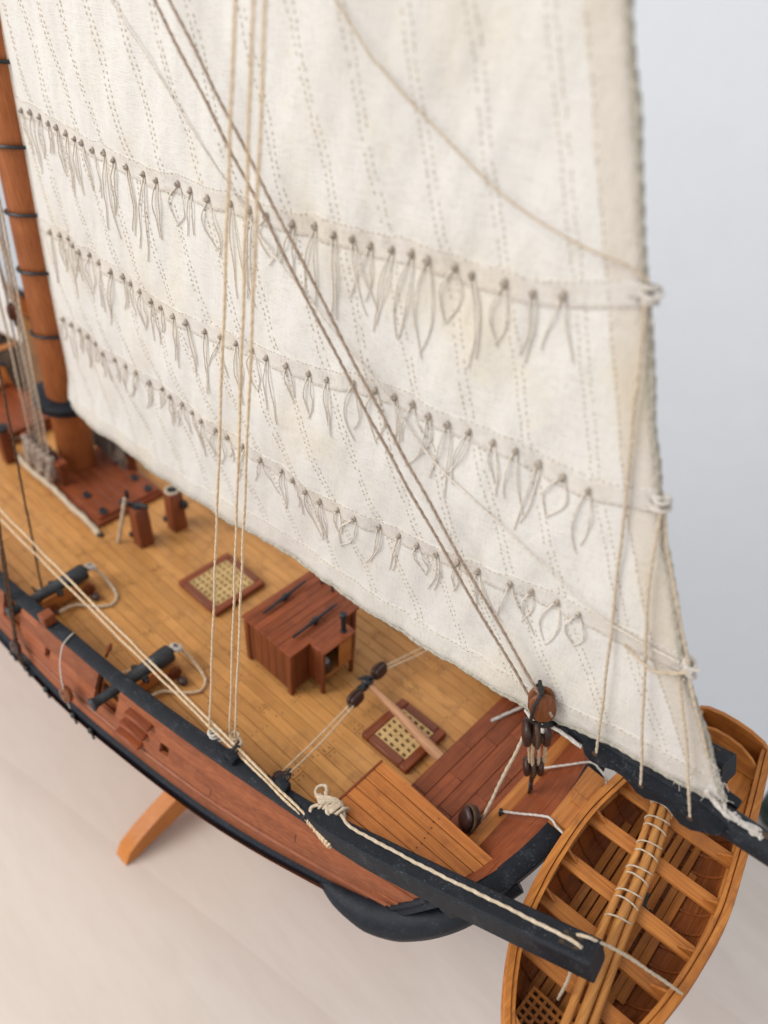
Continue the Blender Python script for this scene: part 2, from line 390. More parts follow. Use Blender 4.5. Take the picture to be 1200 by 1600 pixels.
hull = thing('ship_hull', (-38, 0, -9.4), 'wooden model ship hull with black rails and planked deck on a stand', 'ship hull')
def build_hull():
    XS = np.linspace(-76.5, -4.6, 90)
    # underwater body, port and starboard
    secs = []
    for x in XS:
        zk = np.interp(x, [-77, -72, -60, -20, -10, -4.5], [-4, -8, -9, -8.6, -5.0, -1.9]); ym = wale_out(x)-.05
        zz = np.linspace(-1.3, zk, 12); t = (zz+1.3)/(zk+1.3)
        y = ym*(1-t**2.3)*(1-.12*np.sin(np.pi*t))+.25
        sec = [(x, -a, b) for a, b in zip(y, zz)]+[(x, a, b) for a, b in zip(y[::-1], zz[::-1])]
        secs.append(sec)
    MB().loft(secs).build('bottom_planking', 'hull', hull)
    MB().prism([(-72, -.3, -9.4), (-20, -.3, -9.3), (-8, -.3, -9.0), (-7.2, -.3, -3.2), (-9.5, -.3, -3.6), (-20, -.3, -8.5), (-60, -.3, -8.8), (-74, -.3, -6), (-77, -.3, 0), (-78, -.3, 1)], (0, .6, 0)).build('keel', 'hull', hull)
    MB().prism([(-7.1, -.22, -9), (-4.6, -.22, -8.8), (-5.0, -.22, -5), (-5.9, -.22, -1.5), (-7.1, -.22, -2.5)], (0, .44, 0)).build('rudder', 'hull', hull)
    for sgn in (-1, 1):
        # wale: black strake, rounded section
        sec = []
        for x in np.linspace(-76.3, -7.0, 110):
            y = wale_out(x)
            pr = [(.02, -1.12), (.0, -1.28), (.02, -1.6), (-.06, -1.86), (-.25, -1.95), (-.5, -1.85), (-.5, -1.2), (-.22, -1.06)]
            sec.append([(x, sgn*(y+a), b) for a, b in pr])
        MB().sweep(sec).build('wale', 'blackhull', hull)
        # topside strakes, butted and broken at the gun ports
        nst = 6; zb = np.linspace(-1.16, 1.79, nst+1)
        for i in range(nst):
            z0, z1 = zb[i]+.012, zb[i+1]-.012
            cuts = [-76.2, -60, -44]+[-33+((i*5.3) % 9)*.9, -19.4+((i*7.1) % 8)*.95]+[-9.4+(i % 3)*1.7]+[-5.43+.56*((z0+z1)/2+.7)]
            cuts = sorted(cuts)
            iv = [(a, b) for a, b in zip(cuts[:-1], cuts[1:])]
            holes = list(PORTS) if zb[i+1] > PORT_Z[0]+.1 else []
            if i == 3: holes = holes+[(-16.45, -15.95), (-24.5, -24.15)]
            for h0, h1 in holes:
                new = []
                for a, b in iv:
                    if b <= h0 or a >= h1: new.append((a, b)); continue
                    if a < h0: new.append((a, h0))
                    if b > h1: new.append((h1, b))
                iv = new
            for a, b in iv:
                if b-a < .15: continue
                a += .004; b -= .004
                xs = np.linspace(a, b, max(3, int((b-a)/1.2)+2)); sc = []
                end = b > cuts[-1]-.1
                jit = rng.normal(0, .012)
                for x in xs:
                    yo0, yo1 = side_y(x, z0)+jit, side_y(x, z1)+jit; c = .03
                    e0 = e1 = 0.
                    if end and x == xs[-1]: e0, e1 = -.56*(z1-z0)/2, .56*(z1-z0)/2
                    sc.append([(x+e0, sgn*(yo0-c), z0), (x+e0, sgn*yo0, z0+c), (x+e1, sgn*yo1, z1-c), (x+e1, sgn*(yo1-c), z1), (x+e1, sgn*(yo1-.2), z1), (x+e0, sgn*(yo0-.2), z0)])
                MB().sweep(sc).build('plank', 'hull', hull)
        MB().tube([(-5.43+.56*(z+.7)+.05, sgn*(float(side_y(-5.43+.56*(z+.7), z))-.02), z) for z in np.linspace(-1.3, 1.85, 12)], .13, 8).build('transom_edge', 'blackhull', hull)
        # moulding along the side
        MB().tube([(x, sgn*(side_y(x, -.32)+.0), -.32) for x in np.linspace(-75, -5.4, 90)], .075, 6).build('side_moulding', 'hull', hull)
        # inner bulwark lining between ports
        bounds = [-75.5]+[e for p in sorted(PORTS) for e in p]+[-4.3]
        for a, b in zip(bounds[::2], bounds[1::2]):
            xs = np.linspace(a, b, max(3, int((b-a)/1.5)+2))
            sc = [[(x, sgn*(side_y(x, -.1)-.32), -.1), (x, sgn*(side_y(x, 1.78)-.32), 1.79), (x, sgn*(side_y(x, 1.78)-.42), 1.79), (x, sgn*(side_y(x, -.1)-.42), -.1)] for x in xs]
            MB().sweep(sc).build('bulwark_lining', 'orange_x', hull)
        for a, b in PORTS:   # sill below the port and jambs
            sc = [[(x, sgn*(side_y(x, -.1)-.32), -.1), (x, sgn*(side_y(x, .26)-.32), .26), (x, sgn*(side_y(x, .26)-.42), .26), (x, sgn*(side_y(x, -.1)-.42), -.1)] for x in (a, (a+b)/2, b)]
            MB().sweep(sc).build('port_sill', 'red_x', hull)
            for x in (a-.05, b+.05):
                MB().prism([(x-.04, sgn*(side_y(x, .27)-.19), .27), (x-.04, sgn*(side_y(x, 1.78)-.19), 1.78), (x-.04, sgn*(side_y(x, 1.78)-.33), 1.78), (x-.04, sgn*(side_y(x, .27)-.33), .27)], (.08, 0, 0)).build('port_jamb', 'iron', hull)
        # cap rail
        sc = []
        for x in np.linspace(-76.2, -3.95, 120):
            y = rail_out(x); wdt = np.interp(x, [-30, -24, -12, -8, -4], [.62, .62, .72, .8, .7]); zt = 2.02+.02*math.sin(x*1.3)
            sc.append([(x, sgn*(y+.0), 1.84), (x, sgn*(y+.02), zt-.05), (x, sgn*(y-.05), zt), (x, sgn*(y-wdt+.05), zt), (x, sgn*(y-wdt), zt-.05), (x, sgn*(y-wdt), 1.80)])
        MB().sweep(sc).build('cap_rail', 'black', hull)
        # waterway along the deck edge
        sc = [[(x, sgn*(side_y(x, 0)-.42), .12), (x, sgn*(side_y(x, 0)-.75), .10), (x, sgn*(side_y(x, 0)-.82), .02), (x, sgn*(side_y(x, 0)-.42), .0)] for x in np.linspace(-74, -4.6, 70)]
        MB().sweep(sc).build('waterway', 'orange_x', hull)
    # deck with planks as sub-parts
    secs = [[(x, -side_y(x, 0)+.4, -.09), (x, side_y(x, 0)-.4, -.09)] for x in np.linspace(-75.5, -4.3, 60)]
    deck = MB().loft(secs).build('deck', 'seam', hull)
    wd = .57; xs = np.linspace(-72, -5.2, 400); hb = side_y(xs, 0)-.72
    nail = MB()
    for k in range(-16, 17):
        y = k*wd; ok = xs[hb > abs(y)+.1]
        if len(ok) < 5: continue
        a, b = ok[0], ok[-1]; cuts = [a]; x = -70+((k*3.7) % 11)
        while x < b-3:
            if x > a+3: cuts.append(x)
            x += 11
        cuts.append(b)
        for c0, c1 in zip(cuts[:-1], cuts[1:]):
            j = rng.normal(0, .006)
            MB().box(c0+.012, c1-.012, y-wd/2+.011, y+wd/2-.011, -.1, j, .012).build('plank', 'deck', deck)
            for xx in (c0+.16, c1-.16):
                for dy in (-.14, .14):
                    if -32 < xx < -6: nail.lathe([(.036, 0), (.036, .012)], (xx, y+dy, .0), n=6)
        for xb in np.arange(-31, -6, 2.75):
            for dy in (-.13, .13):
                if rng.random() < .62 and abs(y)+.1 < float(side_y(xb, 0))-.72:
                    nail.lathe([(rng.uniform(.022, .042), 0), (.03, .012)], (xb+rng.normal(0, .06), y+dy+rng.normal(0, .02), .0), n=6)
    kind(nail.build('treenails', 'deck_gap', deck), 'stuff')
    # raised helm platform at the stern: athwart red planks
    plat = MB().box(-7.55, -4.05, -4.9, 4.9, .78, .86, .02).build('helm_platform', 'deck_gap', hull)
    edges = np.linspace(-7.6, -4.1, 6)
    for i in range(5):
        ys = [-4.9, -1.9+(i % 2)*1.5, 1.1+(i % 3)*.9, 4.9]
        for y0, y1 in zip(ys[:-1], ys[1:]):
            MB().box(edges[i]+.01, edges[i+1]-.01, y0+.01, y1-.01, .84, 1.0+rng.normal(0, .006), .015).build('plank', 'red_y', plat)
    MB().box(-7.62, -7.5, -4.9, 4.9, 0.0, .8, .02).build('platform_riser', 'red_y', hull)
    # stern waterway and inner bulwark
    def stern(y, z):   # inner face of the stern bulwark
        t = (z-1.0)/1.5; b = 1-(abs(y)/5.3)**2
        return -4.12+t*1.15-.75*(1-b)*t+.55*b*t
    sc = [[(stern(y, 1.0)-.42, y, 1.0), (stern(y, 1.0)-.38, y, 1.1), (stern(y, 1.12)-.02, y, 1.14), (stern(y, 1.12)+.3, y, .95)] for y in np.linspace(-4.9, 4.9, 24)]
    MB().sweep(sc).build('stern_waterway', 'orange_y', hull)
    zs = np.linspace(1.06, 2.42, 5)
    for i in range(4):
        z0, z1 = zs[i]+.008, zs[i+1]-.008
        sc = [[(stern(y, z0), y, z0), (stern(y, z1), y, z1), (stern(y, z1)+.2, y, z1), (stern(y, z0)+.2, y, z0)] for y in np.linspace(-5.0, 5.0, 26)]
        MB().sweep(sc).build('plank', 'red_y', hull)
    # taffrail
    def tx(y): b = 1-(abs(y)/5.3)**2; return -3.85+1.42*b**.75
    sc = []
    for y in np.linspace(-5.2, 5.2, 40):
        zt = 2.15+.38*(1-(abs(y)/5.3)**2); x = tx(y)
        sc.append([(x, y, zt-.2), (x, y, zt-.03), (x+.04, y, zt), (x+.72, y, zt), (x+.79, y, zt-.05), (x+.79, y, zt-.42), (x+.3, y, zt-.45)])
    MB().sweep(sc).build('taffrail', 'black', hull)
    b = MB().prism([(tx(0)+.02, -.25, 2.53), (tx(1)+.02, 1.25, 2.52), (tx(1)+.84, 1.2, 2.52), (tx(0)+.84, -.25, 2.53)], (0, 0, .42))
    b.prism([(tx(1)+.02, 1.25, 2.52), (tx(2)+.02, 2.7, 2.46), (tx(2)+.86, 2.65, 2.46), (tx(1)+.84, 1.2, 2.52)], (0, 0, .34))
    b.prism([(tx(1)+.3, .85, 2.9), (tx(1)+.02, 1.3, 2.86), (tx(1)+.86, 1.3, 2.8), (tx(1)+.86, .85, 2.84)], (0, 0, .12))
    c = b.build('taffrail_chock', 'orange_y', hull)
    # transom board and the black quarter mouldings sweeping up from the wale
    top = []
    for z in np.linspace(-2.4, 2.08, 16):
        xe = -5.43+.56*(z+.7)+.03; ye = float(side_y(xe, min(z, 1.8)))+.03
        if z < -1.0: ye *= math.sqrt(max(.05, 1-((-1.0-z)/1.9)**2))
        bk = [(xe+.42+1.35*(1-(q*q))**.8, ye*q, z) for q in np.linspace(-1, 1, 21)]
        th = np.interp(z, [-2.4, -.2, .4], [1.6, 1.2, .5])
        top.append(bk+[(max(x-th, xe-.6), y*.97, q) for x, y, q in bk[::-1]])
    MB().sweep(top).build('transom', 'blackhull', hull)
    for sgn in (-1, 1):
        path = [(-8.5, 6.4, -1.35), (-7.3, 6.32, -1.45), (-6.2, 6.05, -1.4), (-5.2, 5.65, -1.2), (-4.2, 5.1, -.6), (-3.2, 4.4, .3), (-2.4, 3.5, 1.3), (-1.9, 2.6, 1.9)]
        MB().tube([(x, sgn*y, z) for x, y, z in path], [.12, .46, .74, .78, .7, .56, .42, .3], 12, step=.3).build('quarter_moulding', 'blackhull', hull)
    # quarter decks: planked covers beside the helm
    for sgn, inn, n in ((-1, 2.54, 6), (1, 4.5, 2)):
        q = MB().prism([(-8.75, sgn*5.5, 1.9), (-8.75, sgn*(inn+.06), 1.9), (-3.45, sgn*(min(inn, 4.2)+.12), 1.9), (-3.7, sgn*4.7, 1.9)], (0, 0, .07)).build('quarter_deck', 'deck_gap', hull)
        for i in range(n):
            a0, a1 = inn+i*.53, inn+(i+1)*.53-.04; b0, b1 = min(inn, 4.2)+.08+i*.45, min(inn, 4.2)+.08+(i+1)*.45-.035
            xe = -3.02-.1*i-.03*i*i-(0 if sgn < 0 else .5)
            MB().prism([(-8.72, sgn*a0, 1.96), (-8.72, sgn*a1, 1.96), (xe-.1, sgn*b1, 1.96), (xe, sgn*b0, 1.96)], (0, 0, .12+rng.normal(0, .006))).build('plank', 'orange_x', q)
        MB().bar((-8.76, sgn*(inn+.01), 2.04), (-8.76, sgn*5.65, 2.04), .09, .18, c=.02).build('edge_strip', 'red_y', q)
        d = MB()
        for i, t in enumerate(np.linspace(0, 1, 9)):
            if inn+.3+t*1.9 < 5.2: d.lathe([(.035, 0), (.03, .015)], (-5.55+.3*t+rng.normal(0, .04), sgn*(inn+.3+t*1.9), 2.085), n=6)
        d.build('treenails', 'deck_gap', q)
        MB().box(-8.7, -3.8, sgn*(inn+.08), sgn*(inn+.2), 1.0, 1.93, .02).build('quarter_side', 'red_x', hull)
    # davits
    for sgn in (-1, 1):
        p = [V(-9.6, sgn*6.0, 1.85), V(-8.6, sgn*6.02, 2.05), V(-7.0, sgn*5.88, 2.42), V(-3, sgn*5.27, 3.75 if sgn < 0 else 3.5), V(1.62, sgn*4.58, 5.55 if sgn < 0 else 5.2)]
        cl = catmull(p, .4); sc = []
        d = unit(p[-1]-p[-2])
        for i, q in enumerate(cl):
            t = i/(len(cl)-1); wv = np.interp(t, [0, .1, .35, 1], [.5, .8, .92, .9]); hv = np.interp(t, [0, .1, .3, 1], [.35, .75, 1.05, 1.0])
            side = unit(np.cross(V(0, 0, 1), d)); up = unit(np.cross(d, side)); w2, h2 = wv/2, hv/2; c = .09
            sc.append([q+side*a+up*b for a, b in ((-w2, -h2+c), (-w2, h2-c), (-w2+c, h2), (w2-c, h2), (w2, h2-c), (w2, -h2+c), (w2-c, -h2), (-w2+c, -h2))])
        dv = MB().sweep(sc).build('davit', 'black', hull)
        side = unit(np.cross(V(0, 0, 1), d)); up = unit(np.cross(d, side)); R = np.stack([d, side, up], 1); e = cl[-1]
        sl = MB()
        for o in (-.16, .16): sl.obox(e-d*.75+side*o+up*.485, (.62, .12, .06), R, .02)
        sl.build('sheave_slot', 'deck_gap', dv)
        sh = MB()
        for o in (-.16, .16): sh.lathe([(.2, -.04), (.24, -.04), (.24, .04), (.2, .04)], e-d*.75+side*o+up*.34, side, 14)
        sh.build('sheave', 'iron', dv)
    # side steps
    for i, z in enumerate((1.28, .66, .04)):
        x = -17.75-.18*i; y = -float(side_y(x, z))
        MB().obox(V(x, y-.14, z), (1.5, .42, .2), np.array([[.99, -.13, 0], [.13, .99, 0], [0, 0, 1.]]), .05).build('side_step', 'red_x', hull)
    # channel with chainplates and bolts at the mast
    ch = MB()
    ch.sweep([[(x, -wale_out(x)+.05, -1.35), (x, -wale_out(x)-.16, -1.35), (x, -wale_out(x)-.16, -1.5), (x, -wale_out(x)+.05, -1.5)] for x in np.linspace(-34, -25.2, 14)])
    cho = ch.build('channel', 'blackhull', hull)
    for x in (-27.3, -25.9, -24.1, -21.9, -20.6):
        y = -float(wale_out(x))
        b = MB(); b.ell((x, y-.12, -1.35), (.17, .14, .17)); b.tube([(x, y-.12, -1.3), (x+.05, y-.1, -1.95)], .06, 6)
        b.build('chainplate', 'iron', hull)
build_hull()
# ------------------------------------------------------------------ display stand
def stand(x, label):
    st = thing('display_stand', (x, 0, -11), label, 'stand', 'stands under the ship hull')
    o = np.array([(-10.1, -10.95), (-9.75, -10.2), (-8.9, -9.62), (-7.6, -9.05), (-6.2, -8.55), (-4.4, -7.9), (-3.0, -8.2), (-1.2, -9.15), (-.35, -9.4), (0, -9.4)])
    i = np.array([(0, -10.7), (-2.5, -10.35), (-4.6, -10.15), (-6.6, -10.3), (-8.2, -10.6), (-9.3, -10.98)])
    half = np.vstack([o, i]); full = np.vstack([o, (o[::-1]*[-1, 1])[1:], (i*[-1, 1])[::-1][:], i[1:]][:2]+[(i[::-1]*[-1, 1]), i[1:]])
    MB().prism([(x-.45, a, b) for a, b in full], (.9, 0, 0)).build('cradle', 'stand', st)
    return st
stand(-19.6, 'orange wooden stand with a curved foot showing under the hull')
stand(-56, 'orange wooden stand under the forward half of the hull')

# ------------------------------------------------------------------ masts
def mast_x(z): return -36.95+.117*z
mast = thing('main_mast', (-36.95, 0, 0), 'brown wooden mast with black hoops along the luff of the large sail', 'mast')
MB().tube([(mast_x(z), 0, z) for z in np.linspace(-.5, 58, 40)], [1.05]*30+[.6], 24).build('pole', 'mast', mast)
for z in (22.6, 19.25, 16.2, 13.3, 9.7, 26.5, 30):
    MB().torus((mast_x(z)+.1, -.05, z), (-.1, .12, 1), 1.12, .085, 26, 7).build('mast_hoop', 'iron', mast)
b = MB(); b.lathe([(1.0, -.3), (1.75, -.25), (1.8, .2), (1.55, .32), (1.0, .32)], (mast_x(5.4), 0, 5.4), (.117, 0, 1), 24)
b.build('boom_saddle', 'blackhull', mast)
foremast = thing('fore_mast', (-61, 0, 0), 'brown wooden foremast out at the bow end', 'mast')
MB().tube([(-61+.1*z, 0, z) for z in np.linspace(-.5, 52, 30)], [1.0]*20+[.6], 18).build('pole', 'mast', foremast)

# ------------------------------------------------------------------ the large sail
LUFF = ([4.6, 5.4, 6.5, 8.4, 11, 13.4, 16.3, 19, 22.4, 26, 40], [-33.6, -34.3, -34.62, -34.55, -34.45, -34.25, -33.95, -33.6, -33.3, -32.95, -31.4])
LEECH = ([6.5, 9.63, 13.35, 17.85, 22.76, 26, 28, 42], [3.9, 2.08, -.34, -2.5, -4.3, -5.47, -6.2, -11.0])
FOOT = ([-34.3, -33.5, -32.4, -28.29, -23.17, -20.5, -17.94, -16.69, -14.14, -11.88, -10.13, -8.47, -6.18, -5.08, -4.04, -2.94, -1.67, -.13, 1.59, 2.1], [6.1, 5.84, 5.78, 6.2, 6.6, 7.0, 7.45, 7.66, 7.83, 7.9, 8.0, 8.14, 8.4, 8.4, 8.32, 8.56, 8.88, 9.2, 9.42, 9.62])
KNOTS = [
[(-32.68,21.06),(-31.54,21.23),(-30.51,21.29),(-29.53,21.27),(-28.92,21.25),(-28.17,21.21),(-27.44,21.18),(-26.72,21.21),(-25.98,21.12),(-25.03,21.26),(-24.14,21.26),(-23.30,21.23),(-22.25,21.24),(-21.45,21.24),(-20.24,21.42),(-19.50,21.41),(-18.49,21.44),(-17.40,21.57),(-16.50,21.62),(-15.68,21.66),(-14.68,21.70),(-13.83,21.86),(-13.06,21.84),(-12.34,21.94),(-11.77,21.89),(-11.02,22.01),(-10.36,22.10),(-9.82,22.09),(-9.06,22.09),(-8.56,22.04),(-7.62,22.13),(-6.85,22.10),(-6.10,22.28)],
[(-32.43,16.07),(-31.24,16.32),(-30.07,16.56),(-29.45,16.48),(-28.94,16.35),(-28.00,16.53),(-27.26,16.45),(-26.28,16.39),(-25.38,16.49),(-24.73,16.45),(-23.89,16.44),(-23.01,16.37),(-22.33,16.36),(-21.41,16.38),(-20.56,16.45),(-19.56,16.45),(-18.63,16.60),(-17.75,16.70),(-16.88,16.78),(-15.99,16.90),(-14.92,17.08),(-14.00,17.13),(-13.26,17.19),(-12.17,17.51),(-11.33,17.60),(-10.60,17.69),(-9.85,17.81),(-9.21,17.72),(-8.58,17.70),(-7.87,17.78),(-7.10,17.77),(-6.40,17.80),(-5.75,17.62),(-5.01,17.56),(-4.23,17.54)],
[(-33.24,11.46),(-32.32,11.54),(-31.33,11.69),(-30.67,11.60),(-29.67,11.67),(-28.82,11.54),(-27.66,11.74),(-26.71,11.85),(-25.82,11.90),(-24.82,11.82),(-23.67,12.08),(-22.87,12.12),(-22.13,12.07),(-21.31,12.09),(-20.64,12.02),(-19.81,11.96),(-19.12,11.94),(-18.24,11.94),(-17.27,11.77),(-16.01,11.92),(-15.25,11.99),(-14.51,11.89),(-13.78,11.83),(-12.86,11.99),(-12.05,12.06),(-11.07,12.16),(-10.15,12.35),(-9.31,12.48),(-8.46,12.70),(-7.65,12.85),(-6.87,12.99),(-5.71,13.20),(-5.06,13.22),(-4.23,13.33),(-3.50,13.37)]]
CRINGLES = [(-4.24, 22.84), (-2.45, 18.0), (-.34, 13.54)]
KN = [np.array(sorted(a[0] for a in r)) for r in KNOTS]
def boom_z(x): return 5.6+(x+36)*.0795
def leech_x(z): return np.interp(z, *LEECH)
SEAM_OFF = np.r_[1.55, 3.45, 5.1, 6.9, 8.7, 10.6, 12.7, 14.6, 16.7, 18.7, 20.7, 22.7, 24.7, 26.7, 28.7, 30.7, 32.7, 34.7]
def seam_x(k, z):
    """seams run nearly parallel to the leech, a little more upright towards the mast"""
    o = SEAM_OFF[k]; t = o/27.0
    base = -6.2-o
    return base+(leech_x(z)+6.2)*(1-.22*t)
def row_z(r, x): 
    a = np.array(KNOTS[r]); X = np.r_[-34.6, a[:, 0], CRINGLES[r][0]]; Z = np.r_[a[0, 1]-.05, a[:, 1], CRINGLES[r][1]]
    return np.interp(x, X, Z)
def sail_y(x, z):
    x = np.asarray(x, float); z = np.asarray(z, float)
    xl = np.interp(z, *LUFF); xr = np.interp(z, *LEECH)
    u = np.clip((x-xl)/(xr-xl), 0, 1); s = np.sin(np.pi*u)
    g = .38+.62*np.clip((z-np.interp(x, *FOOT))/7, 0, 1)
    y = -.22-1.35*s**.8*g-.42*np.exp(-((z-boom_z(x))/1.3)**2)*np.clip((.86-u)/.12, 0, 1)
    # soft wrinkles: cloth drawn between bands and seams
    f = np.clip(s*3, 0, 1)
    y = y+f*(.06*np.sin(.9*x+.35*z)+.04*np.sin(2.3*x-1.1*z+1.7)+.035*np.sin(1.3*z+.8*x)+.02*np.sin(5.1*x+2.2*z+np.sin(z))+.012*np.sin(7.3*x-1.9*z+2*np.sin(.7*x)))
    y = y+f*.05*np.sin(2.9*(x+.42*z))*np.exp(-((z-row_z(2, x)+1.3)/1.6)**2)
    for r in range(3):
        dz = z-row_z(r, x); y = y+f*.06*np.exp(-(dz/.55)**2)*(1-.3*r)
        if np.any(np.abs(dz) < 3):   # small folds drawn down from each knot
            ka = KN[r]; k = np.clip(np.searchsorted(ka, x), 1, len(ka)-1); xs = np.stack([ka[k-1], ka[k]], -1)
            d = np.min(np.abs(xs-np.expand_dims(x-.18*np.clip(-dz, 0, 2), -1)), -1)
            y = y+f*.085*np.exp(-(d/.19)**2)*np.where(dz < 0, np.exp(dz/1.1), np.exp(-dz/.35))
    return y
def sail_pt(x, z, off=0.): return V(x, float(sail_y(x, z))-off, z)
sail = thing('mainsail', (-34, 0, 4.6), 'large cream canvas sail with three rows of reef points', 'sail')
def build_sail():
    nu, nv = 250, 230
    u = np.linspace(0, 1, nu); v = np.linspace(0, 1, nv)**1.0
    zl = 6.15+(38-6.15)*v; L = np.stack([np.interp(zl, *LUFF), zl], -1)
    zr = 9.63+(42-9.63)*v; Rr = np.stack([np.interp(zr, *LEECH), zr], -1)
    xf = np.linspace(-34.4, 2.1, nu); B = np.stack([xf, np.interp(xf, *FOOT)], -1); B[0] = L[0]; B[-1] = Rr[0]
    T = L[-1]*(1-u[:, None])+Rr[-1]*u[:, None]
    U = u[None, :, None]; W = v[:, None, None]
    P = (1-W)*B[None]+W*T[None]+(1-U)*L[:, None]+U*Rr[:, None]-((1-U)*(1-W)*L[0]+U*(1-W)*Rr[0]+(1-U)*W*L[-1]+U*W*Rr[-1])
    X, Z = P[..., 0], P[..., 1]
    MB().loft(np.stack([X, sail_y(X, Z), Z], -1)).build('sail_cloth', 'sail', sail, sharp=None, fix=False)
    def strip(name, mat, c0, c1, n, off=.035):   # a doubled strip of cloth between two edge curves
        rowsA = []
        for t in np.linspace(0, 1, n):
            a, b = np.array(c0(t)), np.array(c1(t)); r_ = [sail_pt(*(a*(1-s_)+b*s_), off if 0 < s_ < 1 else .004) for s_ in (0, .03, .25, .5, .75, .97, 1)]
            rowsA.append(r_)
        return MB().loft(rowsA).build(name, mat, sail, sharp=None, fix=False)
    for r in range(3):
        xa = -34.2+.05*r; xb = CRINGLES[r][0]-.1
        strip('reef_band', 'band', lambda t: (xa+(xb-xa)*t, row_z(r, xa+(xb-xa)*t)+.38), lambda t: (xa+(xb-xa)*t, row_z(r, xa+(xb-xa)*t)-.34), 160)
    def zz(t): return 10.0+(41-10.0)*t
    strip('leech_tabling', 'tabling', lambda t: (leech_x(zz(t))-.04, zz(t)), lambda t: (leech_x(zz(t))-.8-.02*math.sin(zz(t)*3), zz(t)-.2), 150, .03)
    def xx(t): return -33.4+(1.5+33.4)*t
    strip('foot_tabling', 'sail', lambda t: (xx(t), np.interp(xx(t), *FOOT)+.03), lambda t: (xx(t), np.interp(xx(t), *FOOT)+.95), 170, .03)
    def stitches(pts, ln=.105, gap=.075, wdt=.018, off=.012):
        mb = MB(); pts = np.asarray(pts); d = np.r_[0, np.cumsum(np.linalg.norm(np.diff(pts, axis=0), axis=1))]
        ln0 = ln; s0 = np.arange(.05, d[-1]-.15, ln+gap); V_ = []; F_ = []; wob = rng.normal(0, .012, 4000)
        for s_ in s0:
            if rng.random() < .05: continue
            q = s_+rng.normal(0, .014); ln = ln0*rng.uniform(.75, 1.2)
            a = V(np.interp(q, d, pts[:, 0]), np.interp(q, d, pts[:, 1])); b = V(np.interp(q+ln, d, pts[:, 0]), np.interp(q+ln, d, pts[:, 1]))
            t = unit(b-a); n = V(-t[1], t[0]); jn = n*(wob[len(V_) % 4000]+.02*math.sin(s_*.9)); a = a+jn; b = b+jn; n = n*wdt
            o = off+.02; k = len(V_)
            quad = [a+n, a-n, b-n, b+n]
            for p in quad: V_.append(sail_pt(*p, off-.012))
            m0, m1 = a*.8+b*.2, a*.2+b*.8
            V_.append(sail_pt(*m0, o+.012)); V_.append(sail_pt(*m1, o+.012))
            F_ += [(k, k+1, k+4), (k+1, k+2, k+5, k+4), (k+2, k+3, k+5), (k+3, k, k+4, k+5)]
        return mb.add(V_, F_)
    for k in range(len(SEAM_OFF)):
        zs = np.linspace(41, 4.8, 180); xs = seam_x(k, zs)
        keep = (zs > np.interp(xs, *FOOT)+.1) & (xs > np.interp(zs, *LUFF)+.2) & (zs < 37)
        if keep.sum() < 8: continue
        pts = np.stack([xs, zs], -1)[keep]
        mb = stitches(pts+[-.12, 0]); m2 = stitches(pts+[.12, 0]); mb.add(np.vstack(m2.v), m2.f)
        mb.build('seam_stitching', 'stitch', sail, sharp=None, fix=False)
    for r in range(3):
        xs = np.linspace(-34, CRINGLES[r][0]-.1, 200)
        mb = stitches(np.stack([xs, row_z(r, xs)+.33], -1), .09, .09, .016, .045); m2 = stitches(np.stack([xs, row_z(r, xs)-.29], -1), .09, .09, .016, .045)
        mb.add(np.vstack(m2.v), m2.f); mb.build('band_stitching', 'stitch', sail, sharp=None, fix=False)
    zs = np.linspace(9.9, 40, 150); stitches(np.stack([leech_x(zs)-.74, zs-.2], -1), .09, .09, .016, .045).build('tabling_stitching', 'stitch', sail, sharp=None, fix=False)
    xs = np.linspace(-33, 1.4, 200); stitches(np.stack([xs, np.interp(xs, *FOOT)+.88], -1), .09, .09, .016, .045).build('tabling_stitching', 'stitch', sail, sharp=None, fix=False)
    # bolt rope sewn round the edges
    zs = np.linspace(9.63, 41.5, 70); MB().rope([sail_pt(leech_x(z)+.03, z) for z in zs], .085, .42, amp=.3).build('bolt_rope', 'bolt', sail, sharp=None)
    xs = np.linspace(-34.3, 2.0, 80); MB().rope([sail_pt(x, np.interp(x, *FOOT)-.03) for x in xs], .07, .36, amp=.3).build('bolt_rope', 'bolt', sail, sharp=None)
    zs = np.linspace(6.2, 38, 60); MB().tube([sail_pt(np.interp(z, *LUFF)-.02, z) for z in zs], .07, 6).build('bolt_rope', 'string', sail)
